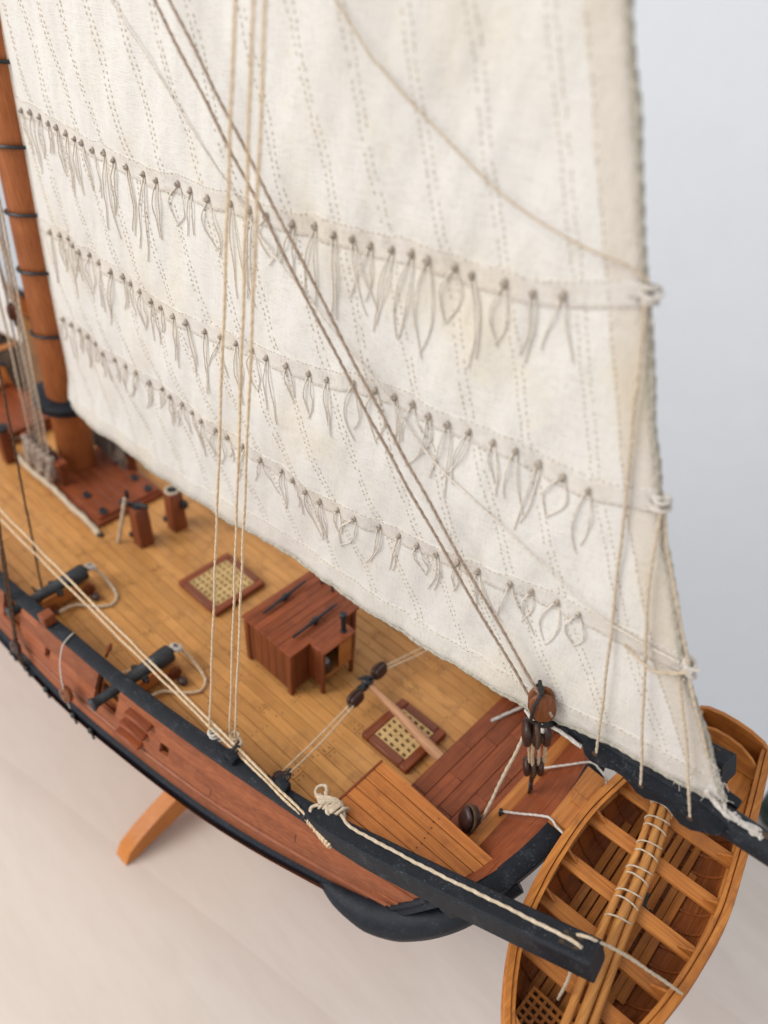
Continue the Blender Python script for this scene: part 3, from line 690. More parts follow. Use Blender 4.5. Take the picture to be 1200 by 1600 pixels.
    # reef points: a knot and two loose ends each
    for r in range(3):
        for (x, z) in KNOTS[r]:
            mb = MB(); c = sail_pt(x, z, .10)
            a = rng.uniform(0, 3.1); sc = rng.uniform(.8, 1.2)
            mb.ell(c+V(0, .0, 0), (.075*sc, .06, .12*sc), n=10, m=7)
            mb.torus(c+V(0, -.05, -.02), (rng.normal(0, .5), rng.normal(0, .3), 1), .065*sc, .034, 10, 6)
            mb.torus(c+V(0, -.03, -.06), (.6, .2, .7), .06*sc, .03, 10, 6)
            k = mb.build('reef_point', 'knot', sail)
            style = rng.random(); ln0 = rng.uniform(1.2, 2.8)*(1.0 if r < 2 else .85); bow = rng.uniform(.06, .34); lean = rng.normal(0, .14)
            if r == 2 and x < -22: lean -= .35
            for e in range(2):
                sd = 1 if e else -1; ln = ln0*rng.uniform(.8, 1.1); cu = rng.normal(0, .35)
                pts = []
                for t in np.linspace(0, 1, 9):
                    if style < .42: lat = sd*bow*math.sin(math.pi*t)*1.1+sd*(.05-.05*t)       # loop whose ends meet
                    elif style < .72: lat = bow*.9*math.sin(math.pi*t*.9)+sd*.07               # both fall to one side
                    else: lat = sd*(.05+.35*t)+cu*t*t                                         # ends splay
                    px = x+lat+lean*ln*t+.05*math.sin(6*t+e*2+x*3)*t
                    pz = z-.08-ln*t
                    lim = float(np.interp(px, *FOOT))+.12
                    pz = max(pz, lim)
                    o = .045+.06*math.sin(math.pi*min(1, t*1.5))*rng.uniform(.3, 1.2)
                    pts.append(sail_pt(px, pz, o))
                t_ = MB().tube(pts, [.030, .029, .027, .023], 6, step=.18)
                t_.build('loose_end', 'string', k)
    # cringles on the leech
    for (x, z) in CRINGLES:
        mb = MB(); c = sail_pt(x+.08, z, 0)
        for i in range(4):
            mb.torus(c+V(rng.normal(0, .04), rng.normal(0, .03), (i-1.5)*.11), (.25*rng.normal(), .2*rng.normal(), 1), .17, .06, 14, 6)
        for i in range(5):
            a = c+V(rng.normal(0, .1), -.12, rng.normal(0, .2)); mb.tube([a, a+V(rng.uniform(-.2, .15), -.06, -.05), a+V(rng.uniform(-.4, .2), -.02, -.2)], .03, 5, step=.05)
        mb.build('cringle', 'rope_white', sail)
    # clew lashing: loops of worn rope to the boom end
    mb = MB()
    base = V(2.0, -.35, 9.5); end = V(3.35, -.1, 9.08)
    for i in range(7):
        t = i/6; c = base*(1-t)+end*t
        mb.torus(c, (rng.normal(0, .6)+.6, rng.normal(0, .5), rng.normal(0, .5)), .13+.04*rng.random()-.05*t, .05-.012*t, 12, 6)
    mb.rope([base+V(-.4, -.1, .3), base, (base+end)/2+V(0, -.1, .08), end, end+V(.3, 0, -.25)], .075, .35)
    mb.rope([base+V(-.2, 0, .1), base+V(.4, -.15, .0), end+V(-.2, .1, .1), end+V(.28, .05, -.2)], .06, .3)
    mb.build('clew_lashing', 'rope_white', sail)
    mb = MB()   # frayed fibres at the clew
    for i in range(46):
        z = rng.uniform(9.3, 10.9); x = leech_x(z)+rng.uniform(-.1, .08) if rng.random() < .7 else rng.uniform(.6, 1.9)
        if x < leech_x(z)-.3: z = float(np.interp(x, *FOOT))+.05
        p = sail_pt(x, z, .03); d = V(rng.uniform(-.05, .3), rng.uniform(-.25, .0), rng.uniform(-.2, .15))
        mb.tube([p, p+d*.6+V(0, 0, .03), p+d+V(0, 0, rng.normal(0, .08))], .008, 4, step=.06)
    kind(mb.build('frayed_threads', 'rope_white', sail), 'stuff')
build_sail()

# gaff out of frame carries the head of the sail
gaff = tag(MB().tube([(-33.3, 0, 38.1), (-11.0, 0, 42.4)], .5, 14).build('gaff', 'blackhull'), 'black gaff spar holding the head of the large sail', 'spar')

# ------------------------------------------------------------------ fore sail
def foresail_():
    fs = thing('foresail', (-52, 0, 5.5), 'white fore sail glimpsed at the left behind the mast', 'sail')
    A = []
    for z in np.linspace(0, 1, 40):
        r_ = []
        for u in np.linspace(0, 1, 40):
            lo = 6.9+.5*u; zz = lo+(34-lo)*z; xl = -60+.1*zz; xr = -39.6-(zz-7)*.12
            x = xl+(xr-xl)*u; r_.append((x, -.2-.9*math.sin(math.pi*u)*math.sin(math.pi*min(1, .25+z)), zz))
        A.append(r_)
    MB().loft(A).build('sail_cloth', 'foresail', fs, sharp=None, fix=False)
    MB().rope([A[0][i] for i in range(40)], .07, .4).build('bolt_rope', 'rope_grey', fs, sharp=None)
    MB().rope([A[i][39] for i in range(40)], .07, .4).build('bolt_rope', 'rope_grey', fs, sharp=None)
foresail_()

# ------------------------------------------------------------------ boom
def boom_z(x): return 5.6+(x+36)*.0795
def build_boom():
    bo = thing('boom', (-35.9, 0, 5.6), 'black boom along the foot of the large sail ending over the boat', 'boom')
    MB().tube([(x, 0, boom_z(x)-.05) for x in np.linspace(-35.9, 5.2, 40)], [.45, .55, .58, .56, .5, .46, .44], 20).build('spar', 'black', bo)
    low = [(-2.1, 8.42), (-1.95, 8.12), (-1.65, 8.02), (-1.35, 8.12), (-.9, 8.36), (-.6, 8.38), (-.35, 8.3), (-.05, 8.12), (.25, 8.12), (.55, 8.3), (.9, 8.45), (1.2, 8.3), (1.5, 8.14), (1.85, 8.22), (2.15, 8.5), (2.45, 8.72)]
    up = [(2.5, 8.95), (1.8, 9.0), (.8, 8.86), (-.3, 8.7), (-1.3, 8.62), (-2.05, 8.6)]
    for sgn, y0 in ((-1, -.38), (1, .38)):
        poly = [(x, y0, z) for x, z in low+up]
        mb = MB(); n = len(poly)
        inner = np.array(poly); outer = inner+V(0, sgn*.3, 0); c = inner.mean(0); rim = inner*.0+outer
        shr = outer.copy(); shr[:, [0, 2]] = c[[0, 2]]+(outer[:, [0, 2]]-c[[0, 2]])*.97; shr[:, 1] += sgn*.06
        vs = np.vstack([inner, outer, shr])
        F = [(i, (i+1) % n, n+(i+1) % n, n+i) for i in range(n)]+[(n+i, n+(i+1) % n, 2*n+(i+1) % n, 2*n+i) for i in range(n)]
        F += [tuple(2*n+i for i in range(n)), tuple(range(n))[::-1]]
        mb.add(vs, F); bee = mb.build('bee_block', 'black', bo)
        hs = MB()
        for x, z in ((-1.6, 8.5), (.02, 8.55), (1.6, 8.68)): hs.lathe([(.1, 0), (.1, .02), (.06, .03)], (x, y0+sgn*.355, z), (0, sgn, 0), 12)
        hs.build('sheave_hole', 'deck_gap', bee)
    MB().obox(V(3.55, 0, boom_z(3.5)+.39), (.75, .16, .06), np.eye(3), .02).build('sheave_slot', 'deck_gap', bo)
    MB().torus((4.4, 0, boom_z(4.4)-.05), (1, 0, .08), .46, .07, 20, 6).build('iron_band', 'iron', bo)
build_boom()

# ------------------------------------------------------------------ running ropes
def rope(name, pts, R, mat, label, cat='rope', group=None, pitch=None, amp=.16, plain_=False):
    mb = MB()
    if plain_: mb.tube(pts, R, 6, step=.3)
    else: mb.rope(pts, R, pitch, amp=amp)
    return tag(mb.build(name, mat, sharp=None, fix=False), label, cat, group)
def ext(a, b, k): a = V(*a); b = V(*b); return tuple(a+(b-a)*k)
rope('topping_lift', [(-3.95, -1.02, 9.25), (-4.35, -1.06, 9.62), (-12.0, -1.95, 18.4), ext((-4.35, -1.05, 9.5), (-18.97, -2.05, 26.64), 1.6)], .046, 'rope_brown', 'thick brown twisted rope, lower of the slanting pair before the sail', group='topping lift ropes')
rope('topping_lift', [(-3.5, -1.08, 9.6), (-3.75, -1.12, 9.85), (-11.3, -2.0, 18.6), ext((-3.75, -1.12, 9.75), (-18.22, -2.1, 26.74), 1.6)], .046, 'rope_brown', 'thick brown twisted rope, upper of the slanting pair before the sail', group='topping lift ropes')
for a, b, l in (((-14.7, -6.63, 1.9), (-13.99, -3.5, 27.32), 'leftmost of three upright tan ropes rising from the rail'),
                ((-13.96, -6.22, 1.5), (-13.36, -3.5, 27.4), 'middle one of three upright tan ropes rising from the rail'),
                ((-13.69, -6.17, 1.5), (-12.93, -3.5, 27.45), 'rightmost of three upright tan ropes rising from the rail')):
    rope('backstay', [a, ext(a, b, 1.7)], .043, 'rope_tan', l, group='upright backstay ropes')
for a, b, l in (((-8.15, -6.25, 1.95), (-31.3, -6.95, 4.4), 'upper strand of the tan double rope crossing the rail to the left'),
                ((-8.15, -6.35, 1.9), (-30.3, -7.05, 3.75), 'lower strand of the tan double rope crossing the rail to the left')):
    m_ = (V(*a)+V(*b))/2+V(0, 0, -.12); rope('guy_rope', [a, tuple(m_), b, ext(a, b, 1.5)], .05, 'rope_tan', l, group='double guy rope')
LINE_E = [(-22.41, -1.62, 26.21), (-21.09, -1.66, 25.25), (-18.77, -1.69, 23.39), (-16.59, -1.66, 21.64), (-15.83, -1.65, 21.01), (-12.83, -1.52, 19.08), (-10.8, -1.4, 17.87), (-8.87, -1.28, 16.4), (-7.29, -1.16, 15.69), (-5.9, -1.03, 15.15), (-3.32, -0.74, 14.01), (-1.62, -0.52, 13.69), (-0.5, -0.35, 13.64)]
LINE_F = [(-12.74, -1.5, 27.24), (-11.36, -1.39, 26.16), (-9.82, -1.24, 25.23), (-7.97, -1.04, 24.24), (-5.95, -0.76, 23.6), (-4.83, -0.55, 23.44), (-4.29, -0.47, 23.31)]
def lay(L, o): return [(x, min(y, float(sail_y(x, z))-o), z) for x, y, z in L]
rope('leech_line', lay([(-30, -1.2, 32)]+LINE_E, .06), .03, 'string', 'thin grey line slanting across the sail to the lowest leech cringle', group='thin lines across the sail')
rope('leech_line', lay([(-22, -1.6, 35)]+LINE_F[:-1], .12)+[(-4.2, -.42, 23.2)], .03, 'rope_cream', 'thin grey line sagging across the sail to the uppermost cringle', group='thin lines across the sail')
for pts, l in (([(-4.15, -.45, 22.7), (-2.59, -.62, 14.46), (-1.57, -.74, 8.6)], 'thin line from the uppermost leech cringle down to the boom'),
               ([(-2.33, -.42, 17.9), (-1.76, -.6, 15.1), (.0, -.74, 8.6)], 'thin line from the middle leech cringle down to the boom'),
               ([(-.4, -.45, 13.4), (.6, -.6, 11.2), (1.59, -.74, 8.75)], 'thin line from the lowest leech cringle down to the boom'),
               ([(-2.3, -.3, 17.95), (-1.75, -.33, 16.6), (-.25, -.32, 13.7)], 'short thin line along the leech between the two lower cringles'),
               ([(-.2, -.3, 13.4), (.5, -.4, 12.3), (1.2, -.35, 11.0)], 'short thin line hanging down the leech below the lowest cringle')):
    rope('reef_pendant', pts, .042, 'rope_cream', l, group='reef pendants at the leech')
rope('reef_pendant', [(-.15, -.35, 13.55), (-.9, -.75, 13.25), (-1.9, -.85, 13.6)], .05, 'rope_cream', 'short rope loop across the corner of the sail at the lowest cringle', group='reef pendants at the leech')
rope('dark_line', [(-28.0, -7.1, .4), (-30.8, -5.0, 11.21), (-33.6, -2.9, 22)], .05, 'rope_dark', 'thin dark brown line rising from the deck at the left edge', 'rope')
rope('deck_rope', [(-30.5, -2.49, .12), (-33.5, -2.5, .5), (-42.5, -2.35, .45), (-52, -2.2, 2)], .16, 'rope_cream', 'thick cream rope along the deck beside the red hatch', 'rope')
tag(MB().torus((-30.45, -2.45, .12), (.3, .5, 1), .16, .05).build('eye_bolt', 'iron'), 'small iron eye holding the thick cream deck rope', 'eye bolt')
# ------------------------------------------------------------------ deck furniture
def grating(xa, xb, w_, label, cell, zt=.34):
    g = thing('grating_hatch', ((xa+xb)/2, 0, 0), label, 'hatch', 'gratings set in the deck')
    fw = .42
    for y0, y1 in ((-w_, -w_+fw), (w_-fw, w_)): MB().box(xa+fw, xb-fw, y0, y1, 0, zt, .05).build('frame_rail', 'grate_frame_x', g)
    for x0, x1 in ((xa, xa+fw), (xb-fw, xb)): MB().box(x0, x1, -w_, w_, 0, zt+.005, .05).build('frame_rail', 'red_y', g)
    MB().box(xa+fw, xb-fw, -w_+fw, w_-fw, .005, .03, .005).build('well', 'deck_gap', g)
    ix0, ix1, iy0, iy1 = xa+fw, xb-fw, -w_+fw, w_-fw
    nx = max(3, int(round((ix1-ix0)/cell))); ny = max(3, int(round((iy1-iy0)/cell))); bw = .52
    for i in range(ny+1):
        y = iy0+(iy1-iy0)*i/ny; ww = cell*bw/2
        MB().box(ix0, ix1, max(iy0, y-ww), min(iy1, y+ww), .1, zt-.05, .012).build('batten', 'grate', g)
    for i in range(nx+1):
        x = ix0+(ix1-ix0)*i/nx; ww = cell*bw/2
        MB().box(max(ix0, x-ww), min(ix1, x+ww), iy0, iy1, .11, zt-.046, .012).build('batten', 'grate', g)
    return g
grating(-24.3, -21.1, 1.62, 'wooden grating in a dark red frame forward of the deckhouse', .33)
grating(-11.05, -8.4, 1.36, 'wooden grating in a dark red frame under the tiller', .335)

def deckhouse():
    d = thing('deckhouse', (-16.3, 0, 0), 'red wooden deckhouse with an open compass cabinet at its aft end', 'deckhouse')
    x0, x1, w_ = -18.0, -14.92, 2.0
    for y0, y1 in ((-w_, -w_+.12), (w_-.12, w_)):
        n = 6
        for i in range(n):
            a, b = x0+(x1-x0)*i/n, x0+(x1-x0)*(i+1)/n
            MB().box(a+.006, b-.006, y0, y1, .18, 2.76, .015).build('wall_plank', 'red_z', d)
    MB().box(x0, x0+.12, -w_+.12, w_-.12, .18, 2.76, .02).build('end_wall', 'red_z', d)
    MB().box(x1-.12, x1, -w_+.12, w_-.12, .18, 2.76, .02).build('end_wall', 'red_z', d)
    for x in (x0+.06, x1-.06):
        for y in (-w_+.06, w_-.06): MB().box(x-.14, x+.14, y-.14, y+.14, 0, 2.77, .03).build('corner_post', 'red_z', d)
    rf = MB().box(-18.06, -14.82, -2.06, 2.06, 2.76, 2.82, .02).build('roof', 'deck_gap', d)
    n = 8; e = np.linspace(-18.14, -14.74, n+1)
    for i in range(n):
        ys = [-2.14, [.4, -.7, 1.0][i % 3], 2.14]
        for a, b in zip(ys[:-1], ys[1:]):
            MB().box(e[i]+.006, e[i+1]-.006, a+.005, b-.005, 2.80, 2.94+rng.normal(0, .006), .015).build('plank', 'red_y', rf)
    # compass cabinet
    cab = MB().box(-14.8, -13.82, -.98, 1.0, 2.82, 2.945, .03).build('cabinet_top', 'red_y', d)
    for y in (-.9, .92): MB().box(-14.1, -13.9, y-.09, y+.09, 0, 2.82, .03).build('leg', 'red_z', d)
    MB().box(-14.9, -14.1, -.98, -.88, .5, 2.82, .02).build('cabinet_side', 'red_z', d)
    MB().box(-14.9, -14.1, .9, 1.0, .5, 2.82, .02).build('cabinet_side', 'red_z', d)
    MB().box(-14.9, -13.92, -.88, .9, .95, 1.07, .02).build('shelf', 'orange_y', d)
    MB().box(-14.0, -13.92, .05, .84, 1.07, 2.78, .02).build('cabinet_door', 'orange_y', d)
    MB().box(-14.9, -14.82, -.88, .9, 1.07, 2.8, .01).build('cabinet_back', 'deck_gap', d)
    c = MB(); c.lathe([(.34, 0), (.36, .1), (.3, .45), (.22, .5)], (-14.35, -.42, 1.07), n=18)
    cp = c.build('compass', 'block', d); MB().lathe([(.2, 0), (.2, .01)], (-14.35, -.42, 1.585), n=16).build('compass_card', 'rope_white', cp)
    pp = MB(); pp.lathe([(.16, 0), (.16, .06), (.12, .08), (.12, .9), (.17, .92), (.17, 1.1), (.13, 1.14)], (-14.2, .57, 2.94), (-.03, 0, 1), 14)
    pp.build('stove_pipe', 'iron', d)
    for xa, xb in ((-17.4, -17.6), (-15.38, -15.5)):
        b = MB(); a = V(xa, -1.42, 3.12); c2 = V(xb, 1.38, 3.14)
        b.tube([a, a+(c2-a)*.12, a+(c2-a)*.35, a+(c2-a)*.46, a+(c2-a)*.54, a+(c2-a)*.65, a+(c2-a)*.88, c2], [.05, .065, .075, .12, .12, .075, .065, .05], 10)
        m_ = (a+c2)/2; b.lathe([(.12, -.2), (.09, -.05), (.14, .05), (.11, .14), (.04, .18)], m_, n=12)
        b.build('roof_bar', 'iron', d)
    for x in (-17.1, -16.35):
        MB().lathe([(.07, 0), (.05, .25), (.1, .3), (.1, .4)], (x, 1.95, 2.93), n=10).build('roof_pin', 'iron', d)
deckhouse()

def main_hatch():
    h = thing('mast_hatch', (-33.2, 0, 0), 'low red hatch cover with black ring bolts at the mast foot', 'hatch')
    xa, xb, w_ = -37.6, -31.05, 2.15
    MB().box(xa, xb, -w_, w_, 0, .34, .05).build('coaming', 'red_x', h)
    e = np.linspace(-w_+.16, w_-.16, 7)
    for i in range(6): MB().box(xa+.18, xb-.18, e[i]+.006, e[i+1]-.006, .3, .52, .03).build('plank', 'red_x', h)
    for x, y in ((-35.5, -1.75), (-33.45, -1.4), (-31.55, -1.5), (-35.2, 1.7), (-33.0, 1.5), (-31.6, 1.5)):
        b = MB(); b.lathe([(.24, 0), (.24, .06), (.1, .12)], (x, y, .52), n=14); b.torus((x, y, .62), (.2, .3, 1), .2, .055, 16, 6)
        b.build('ring_bolt', 'bolthead', h)
main_hatch()

def pump(x, y, ht, label, arm):
    p = thing('pump_post', (x, y, 0), label, 'post', 'posts aft of the red hatch')
    MB().sweep([[(x+a*w_, y+b*w_, z) for a, b in ((-1, -.8), (-.8, -1), (.8, -1), (1, -.8), (1, .8), (.8, 1), (-.8, 1), (-1, .8))] for z, w_ in ((0, .44), (ht-.06, .40), (ht, .36))]).build('body', 'red_z', p)
    b = MB(); b.lathe([(.3, ht-.02), (.3, ht+.06), (.2, ht+.09)], (x, y, 0), n=12); b.build('iron_cap', 'iron', p)
    b = MB(); b.ell((x-.55, y-.35, .45), (.2, .18, .2)); b.build('spout', 'iron', p)
    if arm:
        b = MB(); b.bar((x-.42, y-.25, ht-1.1), (x-.42, y-.25, ht+.55), .3, .2); b.tube([(x-.75, y-.45, ht+.1), (x+.55, y+.3, ht+.1)], .1, 10); b.tube([(x-.42, y-.25, ht+.5), (x-.42, y-.25, ht+.95)], [.12, .15, .1], 10)
        b.ell((x-.75, y-.45, ht+.1), (.17, .17, .17)); b.build('brake_iron', 'iron', p)
    else:
        MB().torus((x, y, ht+.06), (0, 0, 1), .36, .08, 20, 8).build('rope_ring', 'rope_cream', p)
        b = MB(); b.ell((x+.55, y+.3, ht-.8), (.24, .2, .3)); b.build('side_iron', 'iron', p)
pump(-28.35, -1.0, 2.6, 'brown post with a black iron brake and rope, nearer the rail', True)
pump(-28.2, 1.1, 2.6, 'brown post with a rope ring on its black cap, beside the sail', False)
rope('pump_line', [(-29.3, -2.05, .05), (-28.95, -1.75, 1.6), (-28.7, -1.45, 3.2)], .1, 'rope_cream', 'cream rope from the deck up to the brown iron-capped post', 'rope')

# ------------------------------------------------------------------ tiller
def tiller():
    t = thing('tiller', (-10, .2, .8), 'pale wooden tiller running under the red helm platform', 'tiller')
    MB().tube([(-12.35, .38, 1.02), (-10.5, .25, .92), (-8.6, .05, .78), (-6.5, -.1, .66)], [.13, .2, .25, .27], 12, step=.3).build('bar', 'tiller', t)
    b = MB(); b.lathe([(.1, 0), (.17, .15), (.17, .4), (.1, .5)], (-12.1, .36, 1.0), (-1, .05, .05), 12); b.tube([(-12.3, -.35, 1.1), (-12.4, .2, 1.2), (-12.45, .8, 1.12)], [.07, .12, .12, .07], 8, step=.1); b.torus((-12.4, .38, 1.25), (0, .3, 1), .22, .07, 14, 6); b.bar((-12.75, .1, 1.25), (-12.3, .65, 1.3), .14, .1); b.ell((-12.35, -.1, 1.08), (.2, .28, .16)); b.build('iron_head', 'iron', t)
tiller()
def deck_block(loc, d, size, label, mat='block', group=None, sheaves=1, name='pulley_block', n=None):
    """a ship's block: cheeks side by side with sheaves between and a rope strop; d is the way the rope leaves, n the pin"""
    loc = V(*loc); d = unit(V(*d)); n = V(*n) if n is not None else np.cross(d, unit(np.cross(d, V(.3, .5, .8)))); n = unit(n-d*(n@d)); t = np.cross(n, d); R = np.stack([t, n, d], 1)
    b = thing(name, tuple(loc), label, 'pulley block', group)
    k = sheaves+1; gap = .3*size
    for s_ in np.arange(k)-(k-1)/2:
        e = abs(s_) == (k-1)/2
        MB().ell(loc+n*s_*gap, (.40*size*(.94 if e else 1), .165*size, .56*size*(.94 if e else 1)), R, 18, 11, .72).build('cheek', mat, b)
    for s_ in np.arange(sheaves)-(sheaves-1)/2:
        MB().lathe([(.2*size, -.07*size), (.33*size, -.07*size), (.33*size, .07*size), (.2*size, .07*size)], loc+n*s_*gap, n, 16).build('sheave', 'deck_gap', b)
    st = MB(); a = np.linspace(0, 2*np.pi, 26)[:-1]
    st.tube([loc+t*math.cos(q)*.43*size+d*math.sin(q)*.60*size for q in a], .065*size, 6, closed=True)
    st.tube([loc-d*.6*size, loc-d*.85*size], .09*size, 8); st.torus(loc-d*.9*size, n, .14*size, .05*size, 12, 6)
    st.build('strop', 'rope_dark' if mat == 'block' else 'iron', b)
    return b, R
deck_block((-12.5, 1.25, 1.05), (-.1, 1, -.1), .8, 'small dark block on the starboard side of the tiller head', n=(1, 0, .35), group='blocks at the tiller head')
deck_block((-12.2, -.6, 1.0), (.1, -1, 0), .8, 'small dark block on the port side of the tiller head', n=(1, 0, .35), group='blocks at the tiller head')
for o, l in ((.0, 'forward'), (.28, 'aft')):
    rope('tiller_rope', [(-12.15+o*.6, -.9, 1.0), (-11.95+o, -3.2, .9), (-11.8+o, -5.35, .85)], .036, 'rope_tan', 'thin %s strand of tackle from the tiller to the port rail' % l, group='tiller tackle ropes')
    rope('tiller_rope', [(-12.55+o*.6, 1.4, 1.05), (-12.1+o, 3.8, .9), (-11.8+o, 5.9, .85)], .036, 'rope_tan', 'thin %s strand of tackle from the tiller towards starboard' % l, group='tiller tackle ropes')
deck_block((-11.75, -5.5, .85), (0, -1, 0), .45, 'small block at the port bulwark where the tiller tackle ends', group='blocks at the bulwark')
deck_block((-11.75, 6.05, .85), (0, 1, 0), .45, 'small block at the starboard bulwark where the tiller tackle ends', group='blocks at the bulwark')

# ------------------------------------------------------------------ sheet tackle at the boom
def topping_block():
    b = thing('topping_block', (-3.75, -1.05, 8.6), 'round brown block with a black iron strap hanging against the sail foot', 'pulley block')
    c = V(-3.62, -1.0, 9.35); n = unit(V(.62, -.75, .1)); up = unit(np.cross(np.cross(n, V(-.3, 0, 1)), n)); t = np.cross(up, n); R = np.stack([t, n, up], 1)
    for s_ in (-1, 1):
        MB().ell(c+n*.17*s_, (.44, .13, .62), R, 20, 9, .8).build('cheek', 'blockbrown', b)
    MB().lathe([(.3, -.07), (.38, -.07), (.33, 0), (.38, .07), (.3, .07)], c+up*.05, n, 18).build('sheave', 'block', b)
    st = MB(); P = [c+t*a+up*h+n*q for a, h, q in ((-.1, -.85, .0), (-.4, -.45, .26), (-.28, .2, .33), (-.05, .66, .24), (.05, .72, 0), (-.05, .66, -.24), (-.28, .2, -.33), (-.4, -.45, -.26), (-.1, -.85, -.02))]
    st.tube(P, .055, 8, step=.1); st.tube([c+up*.72+n*.3, c+up*.74-n*.3], .07, 8)
    st.build('iron_strap', 'iron', b)
    sh = MB(); sh.tube([c-up*.8, c-up*1.0+t*.2, (-3.25, -.5, 8.25), (-2.7, -.46, 8.2)], .1, 8, step=.1); sh.torus(c-up*.9, n, .16, .06); sh.build('shackle', 'iron', b)
topping_block()
# boom strop holding the blocks
s_ = thing('boom_strop', (-3.8, 0, 7.5), 'dark leather strop and cord lashed round the boom above the sheet blocks', 'strop')
mb = MB()
for x in (-4.2, -3.95, -3.4, -3.1): mb.torus((x, 0, boom_z(x)-.05), (1, .1*(x+3.6), .08), .57, .075, 22, 6)
mb.build('leather_band', 'block', s_)
mb = MB(); mb.rope([(-4.3, -.55, 7.95), (-3.9, -.75, 8.05), (-3.3, -.72, 8.25), (-2.7, -.62, 8.2), (-2.1, -.55, 8.1)], .07, .4); mb.rope([(-3.5, -.75, 8.2), (-3.42, -.82, 7.95), (-3.45, -.7, 7.7)], .06, .3)
mb.build('lashing', 'rope_white', s_, sharp=None)
deck_block((-3.85, -.2, 6.75), (.05, .15, -1), 1.12, 'large dark double block slung under the boom', sheaves=2, n=(.75, .66, 0))
deck_block((-3.88, .55, 3.7), (.0, -.25, 1), .86, 'dark double block above the stern deck below the larger one', sheaves=2, n=(.75, .66, 0))
hk = thing('tackle_hook', (-3.9, 1.02, 1.15), 'small dark hook under the lower double block', 'hook')
MB().tube([(-3.88, .72, 3.2), (-3.9, .8, 2.6), (-3.9, .86, 2.3)], [.14, .11, .09], 8, step=.1).build('shank', 'block', hk)
mb = MB(); mb.torus((-3.9, .9, 2.05), (.8, .5, .2), .2, .08, 16, 6); mb.tube([(-3.9, .92, 1.9), (-3.92, 1.05, 1.15)], .07, 6); mb.build('eye', 'iron', hk)
for i, (a, b) in enumerate((((-4.05, -.35, 6.4), (-4.0, .4, 4.0)), ((-3.85, -.3, 6.35), (-3.85, .4, 3.9)), ((-3.7, -.15, 6.35), (-3.72, .55, 4.0)), ((-3.6, .1, 6.4), (-3.6, .75, 4.05)))):
    rope('sheet_rope', [a, b], .06, 'rope_tan', ['leftmost', 'second', 'third', 'rightmost'][i]+' of the four short tackle parts between the double blocks', group='sheet tackle parts')
rope('sheet_fall', [(-4.15, -.45, 6.5), (-4.5, -1.42, 1.35)], .062, 'rope_cream', 'cream sheet rope from the double block down to the quarter block', 'rope')
deck_block((-4.85, -1.72, 1.55), (.15, .1, 1), 1.05, n=(.5, .8, 0), label='big dark block standing on the red platform by the quarter deck')
for pts, l in (([(-4.17, -.44, 1.3), (-3.3, -.4, 2.15), (-2.42, -.33, 2.98), (-2.0, -.45, 3.02), (-1.52, -.5, 2.9), (-1.42, -.5, 2.0)], 'white cord over the taffrail on the port side of the wooden chock'),
               ([(-4.1, 2.2, 1.45), (-3.3, 2.55, 2.2), (-2.62, 2.95, 2.72), (-2.2, 2.95, 2.74), (-1.6, 2.75, 2.6), (-1.45, 2.7, 1.8)], 'white cord over the taffrail on the starboard side of the wooden chock')):
    rope('stern_cord', pts, .045, 'rope_white', l, group='cords over the taffrail')
for x, y, l in ((-4.22, -.47, 'small iron eye holding the port white cord'), (-4.15, 2.15, 'small iron eye holding the starboard white cord')):
    mb = MB(); mb.torus((x, y, 1.22), (1, .4, .3), .12, .05, 14, 6); mb.lathe([(.12, 0), (.1, .05)], (x, y, 1.0), n=10); mb.ell((x+.05, y, 1.3), (.12, .1, .09))
    tag(mb.build('eye_bolt', 'iron'), l, 'eye bolt', 'eyes on the stern platform')
rope('loose_rope_end', [(-7.15, 2.8, 1.02), (-6.9, 3.5, 1.06), (-6.5, 4.4, 1.25)], .07, 'rope_white', 'loose white rope end lying on the red platform under the sail', 'rope')

# ------------------------------------------------------------------ rail fittings on the port side
def cleat_knot():
    c = thing('belaying_cleat', (-8.7, -5.35, 2.0), 'wooden cleat with cream rope belayed round it on the port rail', 'cleat')
    b = MB(); b.tube([(-9.45, -5.55, 2.2), (-9.1, -5.5, 2.32), (-8.4, -5.4, 2.32), (-8.0, -5.42, 2.24)], [.08, .14, .15, .09], 10, step=.1); b.box(-8.95, -8.55, -5.55, -5.35, 2.0, 2.3)
    b.build('horn', 'orange_x', c)
    mb = MB()
    for i in range(6):
        o = rng.normal(0, .06, 3); x = -8.95+.13*i
        mb.rope([V(x, -5.75, 2.28)+o, V(x+.05, -5.6, 2.52)+o*.5, V(x+.1, -5.3, 2.54)+o*.5, V(x+.12, -5.12, 2.3)+o, V(x+.05, -5.3, 2.12)], .062, .34)
    for i in range(4):
        a = rng.normal(0, .05, 3)
        mb.rope([V(-9.35, -5.4-.05*i, 2.3)+a, V(-9.0, -5.75+.1*i, 2.55)+a, V(-8.5, -5.2, 2.56)+a, V(-8.05, -5.45, 2.36)-a, V(-8.5, -5.8+.06*i, 2.46), V(-9.2, -5.25, 2.5)], .062, .34)
    mb.rope([(-9.1, -5.3, 2.5), (-9.4, -5.05, 2.38), (-9.62, -5.2, 2.3), (-9.5, -5.5, 2.35), (-9.1, -5.6, 2.45)], .062, .34); mb.rope([(-9.0, -5.75, 2.4), (-9.2, -6.0, 2.25), (-8.9, -6.2, 2.15), (-8.5, -6.0, 2.3), (-8.45, -5.7, 2.45)], .062, .34)
    mb.build('belayed_rope', 'rope_cream', c, sharp=None)
cleat_knot()
rope('davit_fall', [(-8.1, -5.5, 2.5), (-7.0, -5.72, 3.02), (-3.2, -5.22, 4.26), (.3, -4.78, 5.62), (1.0, -4.75, 5.88), (1.15, -4.72, 5.75)], .06, 'rope_cream', 'cream rope stretched along the top of the near black davit', 'rope')
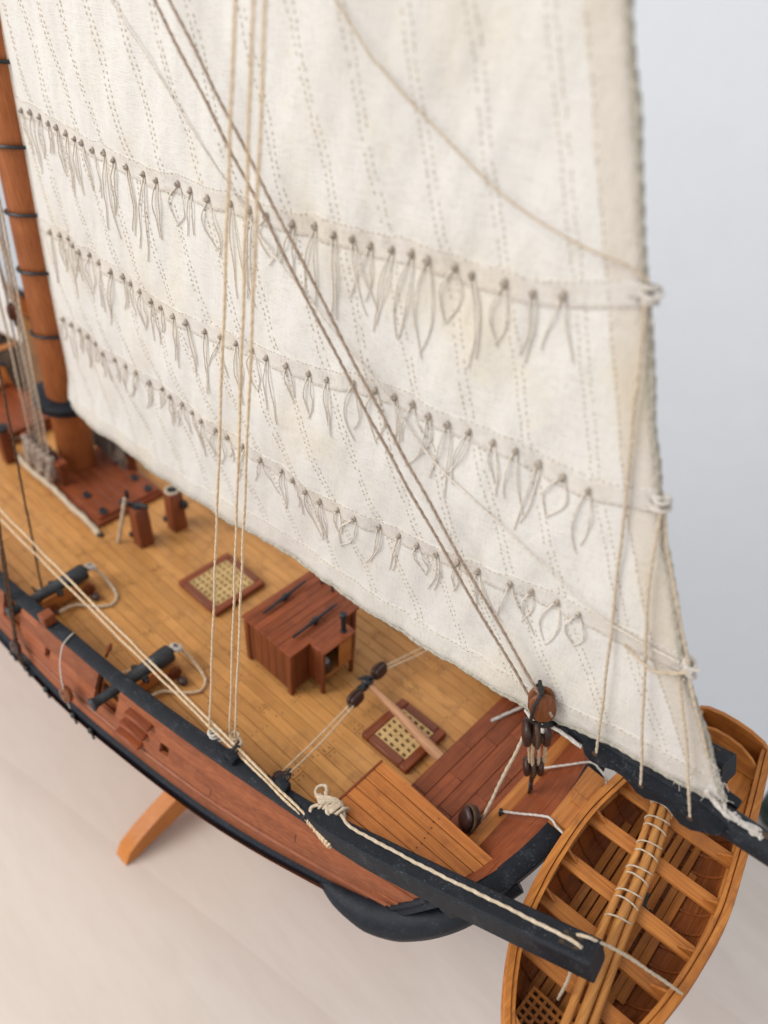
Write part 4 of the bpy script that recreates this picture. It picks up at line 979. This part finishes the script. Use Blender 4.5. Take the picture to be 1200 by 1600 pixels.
rope('boat_fall', [(.75, -4.5, 5.72), (1.0, -4.45, 5.98), (1.35, -4.3, 5.95), (2.2, -3.6, 5.1), (3.2, -2.9, 4.0), (4.02, -2.3, 3.0)], .05, 'rope_cream', 'cream rope from the near davit end across to the boat gunwale', 'rope')
def rail_cleat(x, y, label):
    t = thing('rail_block', (x, y, 2.0), label, 'cleat', 'black fittings on the port rail')
    MB().box(x-.3, x+.3, y-.2, y+.2, 2.0, 2.42, .07).build('base', 'black', t)
    b = MB(); b.torus((x+.05, y+.25, 2.5), (1, .3, 0), .16, .035, 16, 6); b.tube([(x-.1, y+.1, 2.4), (x-.05, y+.45, 2.75)], .05, 6); b.build('ring', 'iron', t)
rail_cleat(-10.7, -6.1, 'black block with an iron ring on the rail beside the tiller tackle')
rail_cleat(-13.05, -6.75, 'black block with an iron ring on the rail by the upright tan ropes')
for x, y, l in ((-14.5, -6.55, 'white lashing at the foot of the leftmost upright tan rope'), (-13.7, -6.1, 'brown lashing at the foot of the two right-hand upright tan ropes')):
    mb = MB()
    for i in range(5): mb.torus((x+rng.normal(0, .1), y+rng.normal(0, .06), 1.75+.1*i), (rng.normal(0, .4), rng.normal(0, .4), 1), .17, .06, 12, 6)
    tag(mb.build('rope_lashing', 'rope_white' if 'white' in l else 'rope_tan', sharp=None), l, 'lashing', 'lashings on the port rail')
mb = MB()   # seized end of the double guy
mb.tube([(-9.1, -6.26, 2.0), (-8.6, -6.28, 1.98), (-8.0, -6.32, 1.9), (-7.7, -6.36, 1.8)], [.1, .15, .17, .1], 8, step=.1)
for i in range(20): mb.torus((-8.95+.062*i, -6.26-.004*i, 1.99-.006*i), (1, .25*rng.normal(), .2*rng.normal()), .14+.02*rng.random(), .045, 12, 6)
tag(mb.build('guy_seizing', 'rope_tan', sharp=None), 'tan rope seizing that ends the double rope at the port quarter', 'lashing')
b = MB(); b.box(-24.95, -24.35, -8.55, -7.95, 2.0, 2.62, .06); tag(b.build('rail_chock', 'red_z'), 'small brown wooden chock standing on the port rail', 'chock')
mb = MB(); mb.lathe([(.07, 0), (.07, .35), (.12, .4), (.1, .7), (.05, .75)], (-21.4, -7.35, 1.6), (.1, .5, 1), 10); tag(mb.build('belaying_pin', 'red_z'), 'small brown pin inside the port rail between the two cannons', 'pin')

# ------------------------------------------------------------------ cannons
def cannon(cx, label, nm):
    g = thing('cannon', (cx, -6.4, 0), label, 'cannon', 'cannons at the port bulwark')
    ax = unit(V(.0, 1, .0)); z = .98
    prof = [(.0, -.02), (.2, 0), (.3, .02), (.33, .12), (.25, .22), (.23, .5), (.27, 1.7), (.30, 1.75), (.30, 1.9), (.31, 2.0), (.36, 3.2), (.40, 3.25), (.40, 3.4), (.42, 3.5), (.44, 4.05), (.40, 4.15), (.2, 4.2), (.1, 4.25), (.12, 4.35), (.16, 4.45), (.1, 4.56), (0, 4.58)]
    MB().lathe(prof, (cx, -9.1, z-.0), (0, 1, .03), 20).build('barrel', 'gun', g)
    tr = MB(); tr.tube([(cx-.62, -6.6, z), (cx+.62, -6.6, z)], .1, 10); tr.build('trunnion', 'gun', g)
    for s in (-1, 1):
        MB().prism([(cx+s*.38-.07, -7.5, .28), (cx+s*.38-.07, -7.5, 1.0), (cx+s*.38-.07, -6.2, 1.05), (cx+s*.38-.07, -5.6, .75), (cx+s*.38-.07, -5.1, .6), (cx+s*.38-.07, -4.8, .3)], (.14, 0, 0)).build('carriage_cheek', 'orange_y', g)
        for y in (-7.2, -5.2):
            MB().lathe([(.3, -.07), (.3, .07), (.1, .1)], (cx+s*.58, y, .3), (s, 0, 0), 16).build('wheel', 'red_z', g)
    MB().box(cx-.32, cx+.32, -7.4, -4.9, .26, .38, .03).build('carriage_bed', 'orange_y', g)
    MB().box(cx-.5, cx+.5, -6.75, -6.45, .86, 1.14, .03).build('cap_square', 'iron', g)
    mb = MB()
    mb.rope([(cx+1.1, -7.15, .5), (cx+.9, -6.6, .3), (cx+1.0, -6.1, .2), (cx+1.55, -5.6, .12), (cx+2.05, -4.9, .12), (cx+1.7, -4.35, .14), (cx+.9, -4.25, .4), (cx+.3, -4.4, .9), (cx, -4.6, 1.15), (cx-.4, -4.6, .8), (cx-.9, -5.4, .2), (cx-1.0, -6.6, .3), (cx-1.1, -7.2, .5)], .07, .4)
    mb.build('breeching_rope', 'rope_cream' if nm else 'rope_tan', g, sharp=None)
    mb = MB()
    for i in range(4): mb.torus((cx+rng.normal(0, .05), -4.62, z+.18+.02*i), (rng.normal(0, .4), .6, 1), .24, .06, 14, 6)
    mb.build('breech_lashing', 'rope_white', g, sharp=None)
    b = MB(); b.torus((cx+1.1, -7.2, .55), (0, 1, .3), .16, .05); b.torus((cx-1.1, -7.25, .55), (0, 1, .3), .16, .05); b.build('ring_bolt', 'iron', g)
    b = MB(); b.ell((cx+1.1, -5.2, .22), (.3, .22, .18)); b.build('tackle_block', 'block', g)
cannon(-20.0, 'black cannon on a wooden carriage with white lashing, nearer the upright ropes', 0)
cannon(-27.45, 'black cannon on a wooden carriage at the left edge of the picture', 1)

# ------------------------------------------------------------------ shroud lanyards outside the rail
def deadeye(loc, r, label, mat='blockbrown'):
    d = thing('deadeye', loc, label, 'deadeye', 'deadeyes on the port side')
    MB().lathe([(r*.55, -.16), (r*.95, -.1), (r, 0), (r*.95, .1), (r*.55, .16)], loc, (0.1, -1, .25), 18).build('body', mat, d)
    h = MB()
    for a in (90, 210, 330): h.lathe([(.06, 0), (.06, .02)], V(*loc)+V(r*.5*math.cos(math.radians(a)), -.17, r*.5*math.sin(math.radians(a))), (0.1, -1, .25), 8)
    h.build('lanyard_hole', 'deck_gap', d)
deadeye((-21.85, -9.35, .3), .42, 'brown deadeye hanging on the hull side below the rail chock')
deadeye((-26.1, -9.6, .15), .36, 'dark brown deadeye on the hull side at the left edge', 'block')
rope('lanyard', [(-22.0, -9.35, -.9), (-21.9, -9.4, -.2), (-21.95, -9.35, .8), (-22.4, -9.05, 1.5), (-22.9, -8.5, 2.08), (-23.2, -7.8, 2.1)], .028, 'rope_white', 'thin white lanyard over the rail holding the brown deadeye')
for o, l in ((-.14, 'dark shroud strand over the rail at the left edge, the forward one'), (.1, 'dark shroud strand over the rail at the left edge, the after one')): rope('shroud', [(-26.1+o, -9.6, -1.3), (-26.15+o, -9.5, .2), (-27.6+o, -8.5, 3.2), (-33.5, -2.2, 30)], .055, 'rope_dark', l, group='dark shroud strands at the left edge')

# ------------------------------------------------------------------ gear round the mast foot and farther forward
mb = MB()
def fife(y, dx, label):
    f = thing('fife_rail', (-38.4+dx, y, 0), label, 'fife rail', 'rails at the mast foot')
    MB().bar((-40.6+dx, y, 2.1), (-36.2+dx, y, 2.1), .6, .26).build('pin_rail', 'red_x', f)
    for x in (-40.3+dx, -36.6+dx): MB().box(x-.2, x+.2, y-.2, y+.2, 0, 1.97, .04).build('post', 'red_z', f)
    px = [q+dx for q in (-39.9, -39.3, -38.7, -38.1, -37.5, -36.9)]
    for x in px: MB().lathe([(.06, -.7), (.08, 0), (.12, .05), (.1, .5), (.05, .55)], (x, y, 2.25), n=10).build('belaying_pin', 'block', f)
    for x in px:
        q = MB(); dep = rng.uniform(.1, .7)
        for i in range(5):
            o = rng.normal(0, .1, 3); q.rope([(x+o[0], y-.3, 2.45), (x+.25+o[1], y-.45+o[2], 1.6), (x+o[0], y-.55, dep+.3), (x-.27, y-.42, 1.5), (x-.05+o[1], y-.25, 2.4)], .065, .4)
        for i in range(3): q.torus((x, y-.3, 2.2+.1*i), (.2*rng.normal(), .3, 1), .17, .06, 12, 6)
        q.build('rope_coil', 'rope_grey' if y < 0 else 'rope_dark_grey', f, sharp=None)
M['rope_dark_grey'] = rope_mat('dark_grey_rope', (.13, .105, .085), (.28, .235, .20))  # darker grey rope for the coils behind the mast
fife(-1.75, 1.3, 'fife rail hung with coiled pale ropes, port side of the mast')
fife(2.0, 2.6, 'fife rail hung with dark grey rope coils, behind the mast')
for i, (a, b, l) in enumerate((((-38.4, -1.8, 2.4), (-37.6, -1.5, 14), 'leftmost'), ((-37.7, -1.8, 2.4), (-36.9, -1.4, 14), 'second'), ((-37.1, -1.85, 2.4), (-36.3, -1.35, 14), 'third'), ((-36.6, -1.9, 2.4), (-35.8, -1.4, 14), 'fourth'), ((-36.1, -1.9, 2.4), (-35.3, -1.45, 14), 'rightmost'))):
    rope('halyard', [a, b, ext(a, b, 3.2)], .06, 'rope_grey' if i % 2 else 'rope_cream', l+' of the pale halyards running up the port side of the mast', group='halyards beside the mast')
deck_block((-36.5, -1.6, 11.0), (0, 0, 1), .75, 'round brown block on the halyards beside the mast', 'blockbrown')
def fore_hatch():
    h = thing('fore_hatch', (-44.5, 0, 0), 'red hatch coaming on the deck forward of the mast', 'hatch')
    for y in (-2.2, 2.2): MB().box(-47.5, -42, y-.25, y+.25, 0, .9, .05).build('side', 'red_x', h)
    for x in (-47.5, -42): MB().box(x-.25, x+.25, -1.95, 1.95, 0, .9, .05).build('end', 'red_y', h)
    e = np.linspace(-1.95, 1.95, 7)
    for i in range(6): MB().box(-47.2, -42.3, e[i]+.01, e[i+1]-.01, .3, .75, .03).build('plank', 'red_x', h)
fore_hatch()
def launch():
    L = thing('stowed_boat', (-51.5, 1.2, .9), 'small stowed boat with dark inside and blue rim, blurred at far left', 'boat')
    secs = []; rim = []
    for t in np.linspace(0, 1, 24):
        x = -57+11*t; hb = 2.0*math.sin(math.pi*min(1, .5+.5*(1-t))*1.0)**.7 if t > .5 else 2.0*math.sin(math.pi*t)**.6
        hb = 2.1*(math.sin(math.pi*(.04+.92*t)))**.55
        secs.append([(x, 1.2+hb*math.sin(a), 1.0+2.1*(1-math.cos(a))**.9) for a in np.linspace(-math.pi/2, math.pi/2, 13)])
        rim.append((x, hb))
    MB().loft(secs).build('shell', 'orange_x', L)
    MB().loft([[(p[0], 1.2+(p[1]-1.2)*.93, p[2]+.06) for p in s] for s in secs]).build('lining', 'deck_gap', L)
    for s in (-1, 1): MB().tube([(x, 1.2+s*h, 3.12) for x, h in rim], .14, 8).build('rim', 'blackhull', L)
    for x in (-53.5, -51.5, -49): MB().box(x-.3, x+.3, -.7, 3.1, 2.6, 2.72, .03).build('thwart', 'orange_y', L)
launch()
rope('fore_tackle', [(-42.5, -3.4, .8), (-40.6, -2.6, 1.3), (-38.9, -2.0, 2.2)], .1, 'rope_dark', 'short dark rope from the deck to the gear at the mast foot', 'rope')
for x, y, l in ((-40.3, -1.5, 'dark wooden post of gear just left of the mast foot'),):
    p = thing('bitt_post', (x, y-1.2, 0), l, 'post'); MB().box(x-.35, x+.35, y-1.55, y-.85, 0, 2.3, .06).build('body', 'red_z', p); MB().lathe([(.4, 0), (.45, .2), (.2, .35)], (x, y-1.2, 2.3), n=12).build('iron_cap', 'iron', p)
# ------------------------------------------------------------------ boat slung under the davits
BY = [-7.9, -7.6, -7.0, -5.9, -4.65, -3.66, -2, 0, 1.2, 3.7, 6, 8.15]
BH = [.04, .42, .95, 1.62, 2.2, 2.44, 2.68, 2.78, 2.74, 2.36, 1.95, 1.5]
def bxc(y): return 1.185-.042*y
def bhb(y): return float((np.interp(y-.4, BY, BH)+np.interp(y, BY, BH)+np.interp(y+.4, BY, BH))/3) if y > -7.4 else float(np.interp(y, BY, BH))
def bgz(y): return 2.95+.012*max(0, -y-3)**2+.006*max(0, y-2)**2
def bdep(y): return np.interp(y, [-7.9, -6.5, -4, 4, 8.15], [1.6, 2.0, 2.15, 2.15, 1.75])
def bsec(y, a, off=0.):
    """point on the boat's side: a 0 at gunwale, pi/2 at keel; off pushes outwards"""
    h = bhb(y)+off; return h*max(0, math.cos(a))**.62, bgz(y)-(bdep(y)+off)*math.sin(a)**.95
def build_boat():
    B = thing('ships_boat', (1.2, 0, .7), 'open varnished rowing boat hanging below the black davits at the stern', 'boat')
    YS = np.r_[np.linspace(-7.85, -5, 12), np.linspace(-4.6, 8.1, 26)]
    ang = np.linspace(0, math.pi/2, 7)
    for s in (-1, 1):
        for j in range(6):
            sc = []
            for y in YS:
                o0, z0 = bsec(y, ang[j], .05); o1, z1 = bsec(y, min(math.pi/2, ang[j+1]+.03), .0)
                i0, w0 = bsec(y, ang[j], -.07); i1, w1 = bsec(y, min(math.pi/2, ang[j+1]+.03), -.1)
                c = bxc(y); sc.append([(c+s*o0, y, z0), (c+s*o1, y, z1), (c+s*max(i1, .0), y, w1), (c+s*max(i0, .0), y, w0)])
            MB().sweep(sc).build('strake', 'boat_hull', B)
        for nm, d0, d1, zz0, zz1, mt in (('gunwale', .14, -.12, .0, .16, 'boat_y'), ('inner_gunwale', -.14, -.3, -.08, .1, 'boat_y'), ('rubbing_strake', .17, .06, -.3, -.06, 'boat_y')):
            sc = []
            for y in YS:
                h = bhb(y); c = bxc(y); z = bgz(y); a, b_ = max(0, h+d0), max(0, h+d1)
                sc.append([(c+s*a, y, z+zz0), (c+s*a, y, z+zz1-.03), (c+s*(a-.03 if a > .03 else 0), y, z+zz1), (c+s*b_, y, z+zz1), (c+s*b_, y, z+zz0)])
            MB().sweep(sc).build(nm, mt, B)
        for y in np.arange(-6.2, 7.6, .82):
            pts = []
            for a in np.linspace(.1, math.pi/2, 9):
                o, z = bsec(y, a, -.13); pts.append((bxc(y)+s*o, y, z))
            MB().tube(pts, .05, 6).build('rib', 'boat_hull', B)
        for y0, y1, zz in ((-5.6, 7.4, 2.28),):
            MB().tube([(bxc(y)+s*(bsec(y, .3, -.14)[0]), y, zz) for y in np.linspace(y0, y1, 20)], .1, 6).build('seat_riser', 'boat_y', B)
    # floor slats
    n = 13
    for i in range(n):
        o = (i-(n-1)/2)*.35
        lim = [y for y in np.linspace(-6.2, 7.4, 120) if bsec(y, .98, -.15)[0] > abs(o)+.22]
        if len(lim) < 6: continue
        a, b_ = lim[0], lim[-1]
        zz = 1.02+.045*abs(i-6)
        j1, j2 = rng.normal(0, .025, 2); MB().bar((bxc(a)+o+j1, a+abs(rng.normal(0, .2)), zz), (bxc(b_)+o+j2, b_-abs(rng.normal(0, .2)), zz+rng.normal(0, .02)), rng.uniform(.25, .3), .09, c=.02).build('floor_slat', 'boat_y', B)
    # thwarts
    for y in (-4.25, -2.5, -.78, 1.28, 3.22):
        h = bsec(y, .28, -.12)[0]; MB().bar((bxc(y)-h, y-.1, 2.42), (bxc(y)+h, y+.1, 2.42), .62, .13, c=.025).build('thwart', 'boat_x', B)
        for s in (-1, 1):
            MB().prism([(bxc(y)+s*(h-.06), y-.05, 2.48), (bxc(y)+s*(h-.06), y-.05, 2.92), (bxc(y)+s*(h-.6), y-.05, 2.48)], (0, .1, 0)).build('knee', 'boat_x', B)
    # stern benches and transom
    for s in (-1, 1):
        MB().prism([(bxc(y)+s*o, y, 2.38) for y, o in ((4.3, .95), (7.2, .75), (7.2, bhb(7.2)-.22), (5.6, bhb(5.6)-.26), (4.3, bhb(4.3)-.3))], (0, 0, .11)).build('side_bench', 'boat_y', B)
    MB().bar((bxc(7.4)-1.35, 7.5, 2.44), (bxc(7.4)+1.35, 7.5, 2.44), .7, .12).build('stern_bench', 'boat_x', B)
    c = bxc(8.1)
    prof = [(-1.5, 3.2), (-1.2, 3.45), (-.6, 3.62), (0, 3.66), (.6, 3.62), (1.2, 3.45), (1.5, 3.2), (1.35, 2.2), (.9, 1.5), (.2, 1.1), (-.2, 1.1), (-.9, 1.5), (-1.35, 2.2)]
    MB().prism([(c+a, 8.12, z) for a, z in prof], (0, .2, 0)).build('transom', 'boat_x', B)
    prof = [(-1.5, 2.55), (-1.5, 3.0), (-1.1, 3.3), (-.55, 3.52), (0, 3.58), (.55, 3.52), (1.1, 3.3), (1.5, 3.0), (1.5, 2.55)]
    MB().prism([(bxc(7.0)+a, 7.02-.25*(2.55-z), z) for a, z in prof], (0, .12, .03)).build('backrest', 'boat_x', B)
    # grating in the bow
    g = MB().box(bxc(-5.7)-.95, bxc(-5.7)+.95, -6.6, -4.9, 1.5, 1.56, .01).build('bow_grating', 'deck_gap', B)
    for i in range(9):
        x = bxc(-5.7)-1.0+i*.25; MB().box(x-.055, x+.055, -6.7, -4.85, 1.58, 1.72, .01).build('batten', 'boat_y', g)
    for i in range(8):
        y = -6.6+i*.24; MB().box(bxc(-5.7)-1.05, bxc(-5.7)+1.05, y-.055, y+.055, 1.59, 1.73, .01).build('batten', 'boat_x', g)
    MB().prism([(bxc(-7.6), -7.8, 2.9), (bxc(-6.6)-.95, -6.5, 2.95), (bxc(-6.9), -6.9, 2.95), (bxc(-6.6)+.95, -6.5, 2.95)], (0, 0, .22)).build('breasthook', 'boat_x', B)
    MB().tube([(bxc(-7.9), -7.95, 3.5), (bxc(-7.9), -7.95, 2.4), (bxc(-7.4), -7.3, 1.2), (bxc(-6), -6, .78), (bxc(0), 0, .72), (bxc(8), 8.1, 1.05)], .16, 8, step=.4).build('keel', 'boat_hull', B)
build_boat()
def spar_pt(t, dx, dz):
    y = 5.2-t*11.6; x = np.interp(y, [-6.4, -5.2, -2, 1, 3.5, 5.2], [2.2, 2.02, 1.36, .88, .28, -.1]); return V(x+dx, y, 2.68+dz)
for dx, dz, r0, t1, l in ((-.2, .0, .13, .965, 'pole on the fore side of the lashed bundle in the boat'), (.06, .11, .15, .94, 'middle and uppermost pole of the lashed bundle in the boat'), (.31, .0, .13, 1.0, 'pole on the aft side of the lashed bundle in the boat')):
    k = thing('boat_spar', tuple(spar_pt(0, dx, dz)), l, 'pole', 'poles lashed in the boat')
    MB().tube([spar_pt(t, dx+.04*math.sin(3*t)*(1 if dx > 0 else -1)+t*.1*(1 if dx > .1 else -1 if dx < 0 else 0), dz) for t in np.linspace(0, t1, 24)], [r0*.8, r0, r0*1.1, r0*1.15, r0*1.1], 12).build('shaft', 'spar', k)
    e = spar_pt(t1, dx+.1*(1 if dx > .1 else -1 if dx < 0 else 0), dz)
    MB().lathe([(r0*1.1, 0), (r0*.9, .1), (r0*.6, .16), (r0*.5, .7), (r0*.7, .9), (.01, .98)], e, (.13, -1, 0), 12).build('tip', 'spar', k)
mb = MB(); pts = []
for s in np.linspace(0, 1, 190):
    t = .165+s*.43; c = spar_pt(t, .05, .04); a = s*2*math.pi*9.5+.5*math.sin(s*9); pts.append(c+V(.43*math.cos(a), .12*math.sin(a*.5), .24*math.sin(a)))
mb.rope(pts, .032, .25, sm=.12, step=.04)
pts = []
for s in np.linspace(0, 1, 60):
    t = .15+s*.03; c = spar_pt(t, .05, .04); a = s*2*math.pi*4; pts.append(c+V(.44*math.cos(a), 0, .25*math.sin(a)))
mb.rope(pts, .032, .25, sm=.12, step=.04)
tag(mb.build('pole_lashing', 'rope_cream', sharp=None, fix=False), 'thin cream cord wound round the bundle of poles in the boat', 'cord')
mb = MB(); mb.bar((1.5, -.05, 2.05), (2.15, -.35, 2.0), .12, .1); mb.bar((1.62, .35, 2.05), (1.72, -.3, 2.05), .14, .1); mb.tube([(1.95, -.15, 2.02), (2.05, -.1, 1.7), (1.9, .1, 1.5)], .06, 6, step=.1); mb.tube([(1.6, .1, 2.0), (1.5, .25, 1.6), (1.6, .3, 1.2)], .06, 6, step=.1)
tag(mb.build('grapnel', 'iron'), 'small black iron grapnel between the thwarts of the boat', 'grapnel')
for sgn, l in ((-1, 'near davit end down to the boat gunwale'), (1, 'far davit end down to the boat')):
    rope('boat_sling', [(1.0, sgn*4.72, 5.2), (1.15, sgn*4.75, 4.0), (1.2, sgn*4.9, 2.3)], .05, 'rope_cream', 'cream rope hanging from the '+l, group='boat slings')
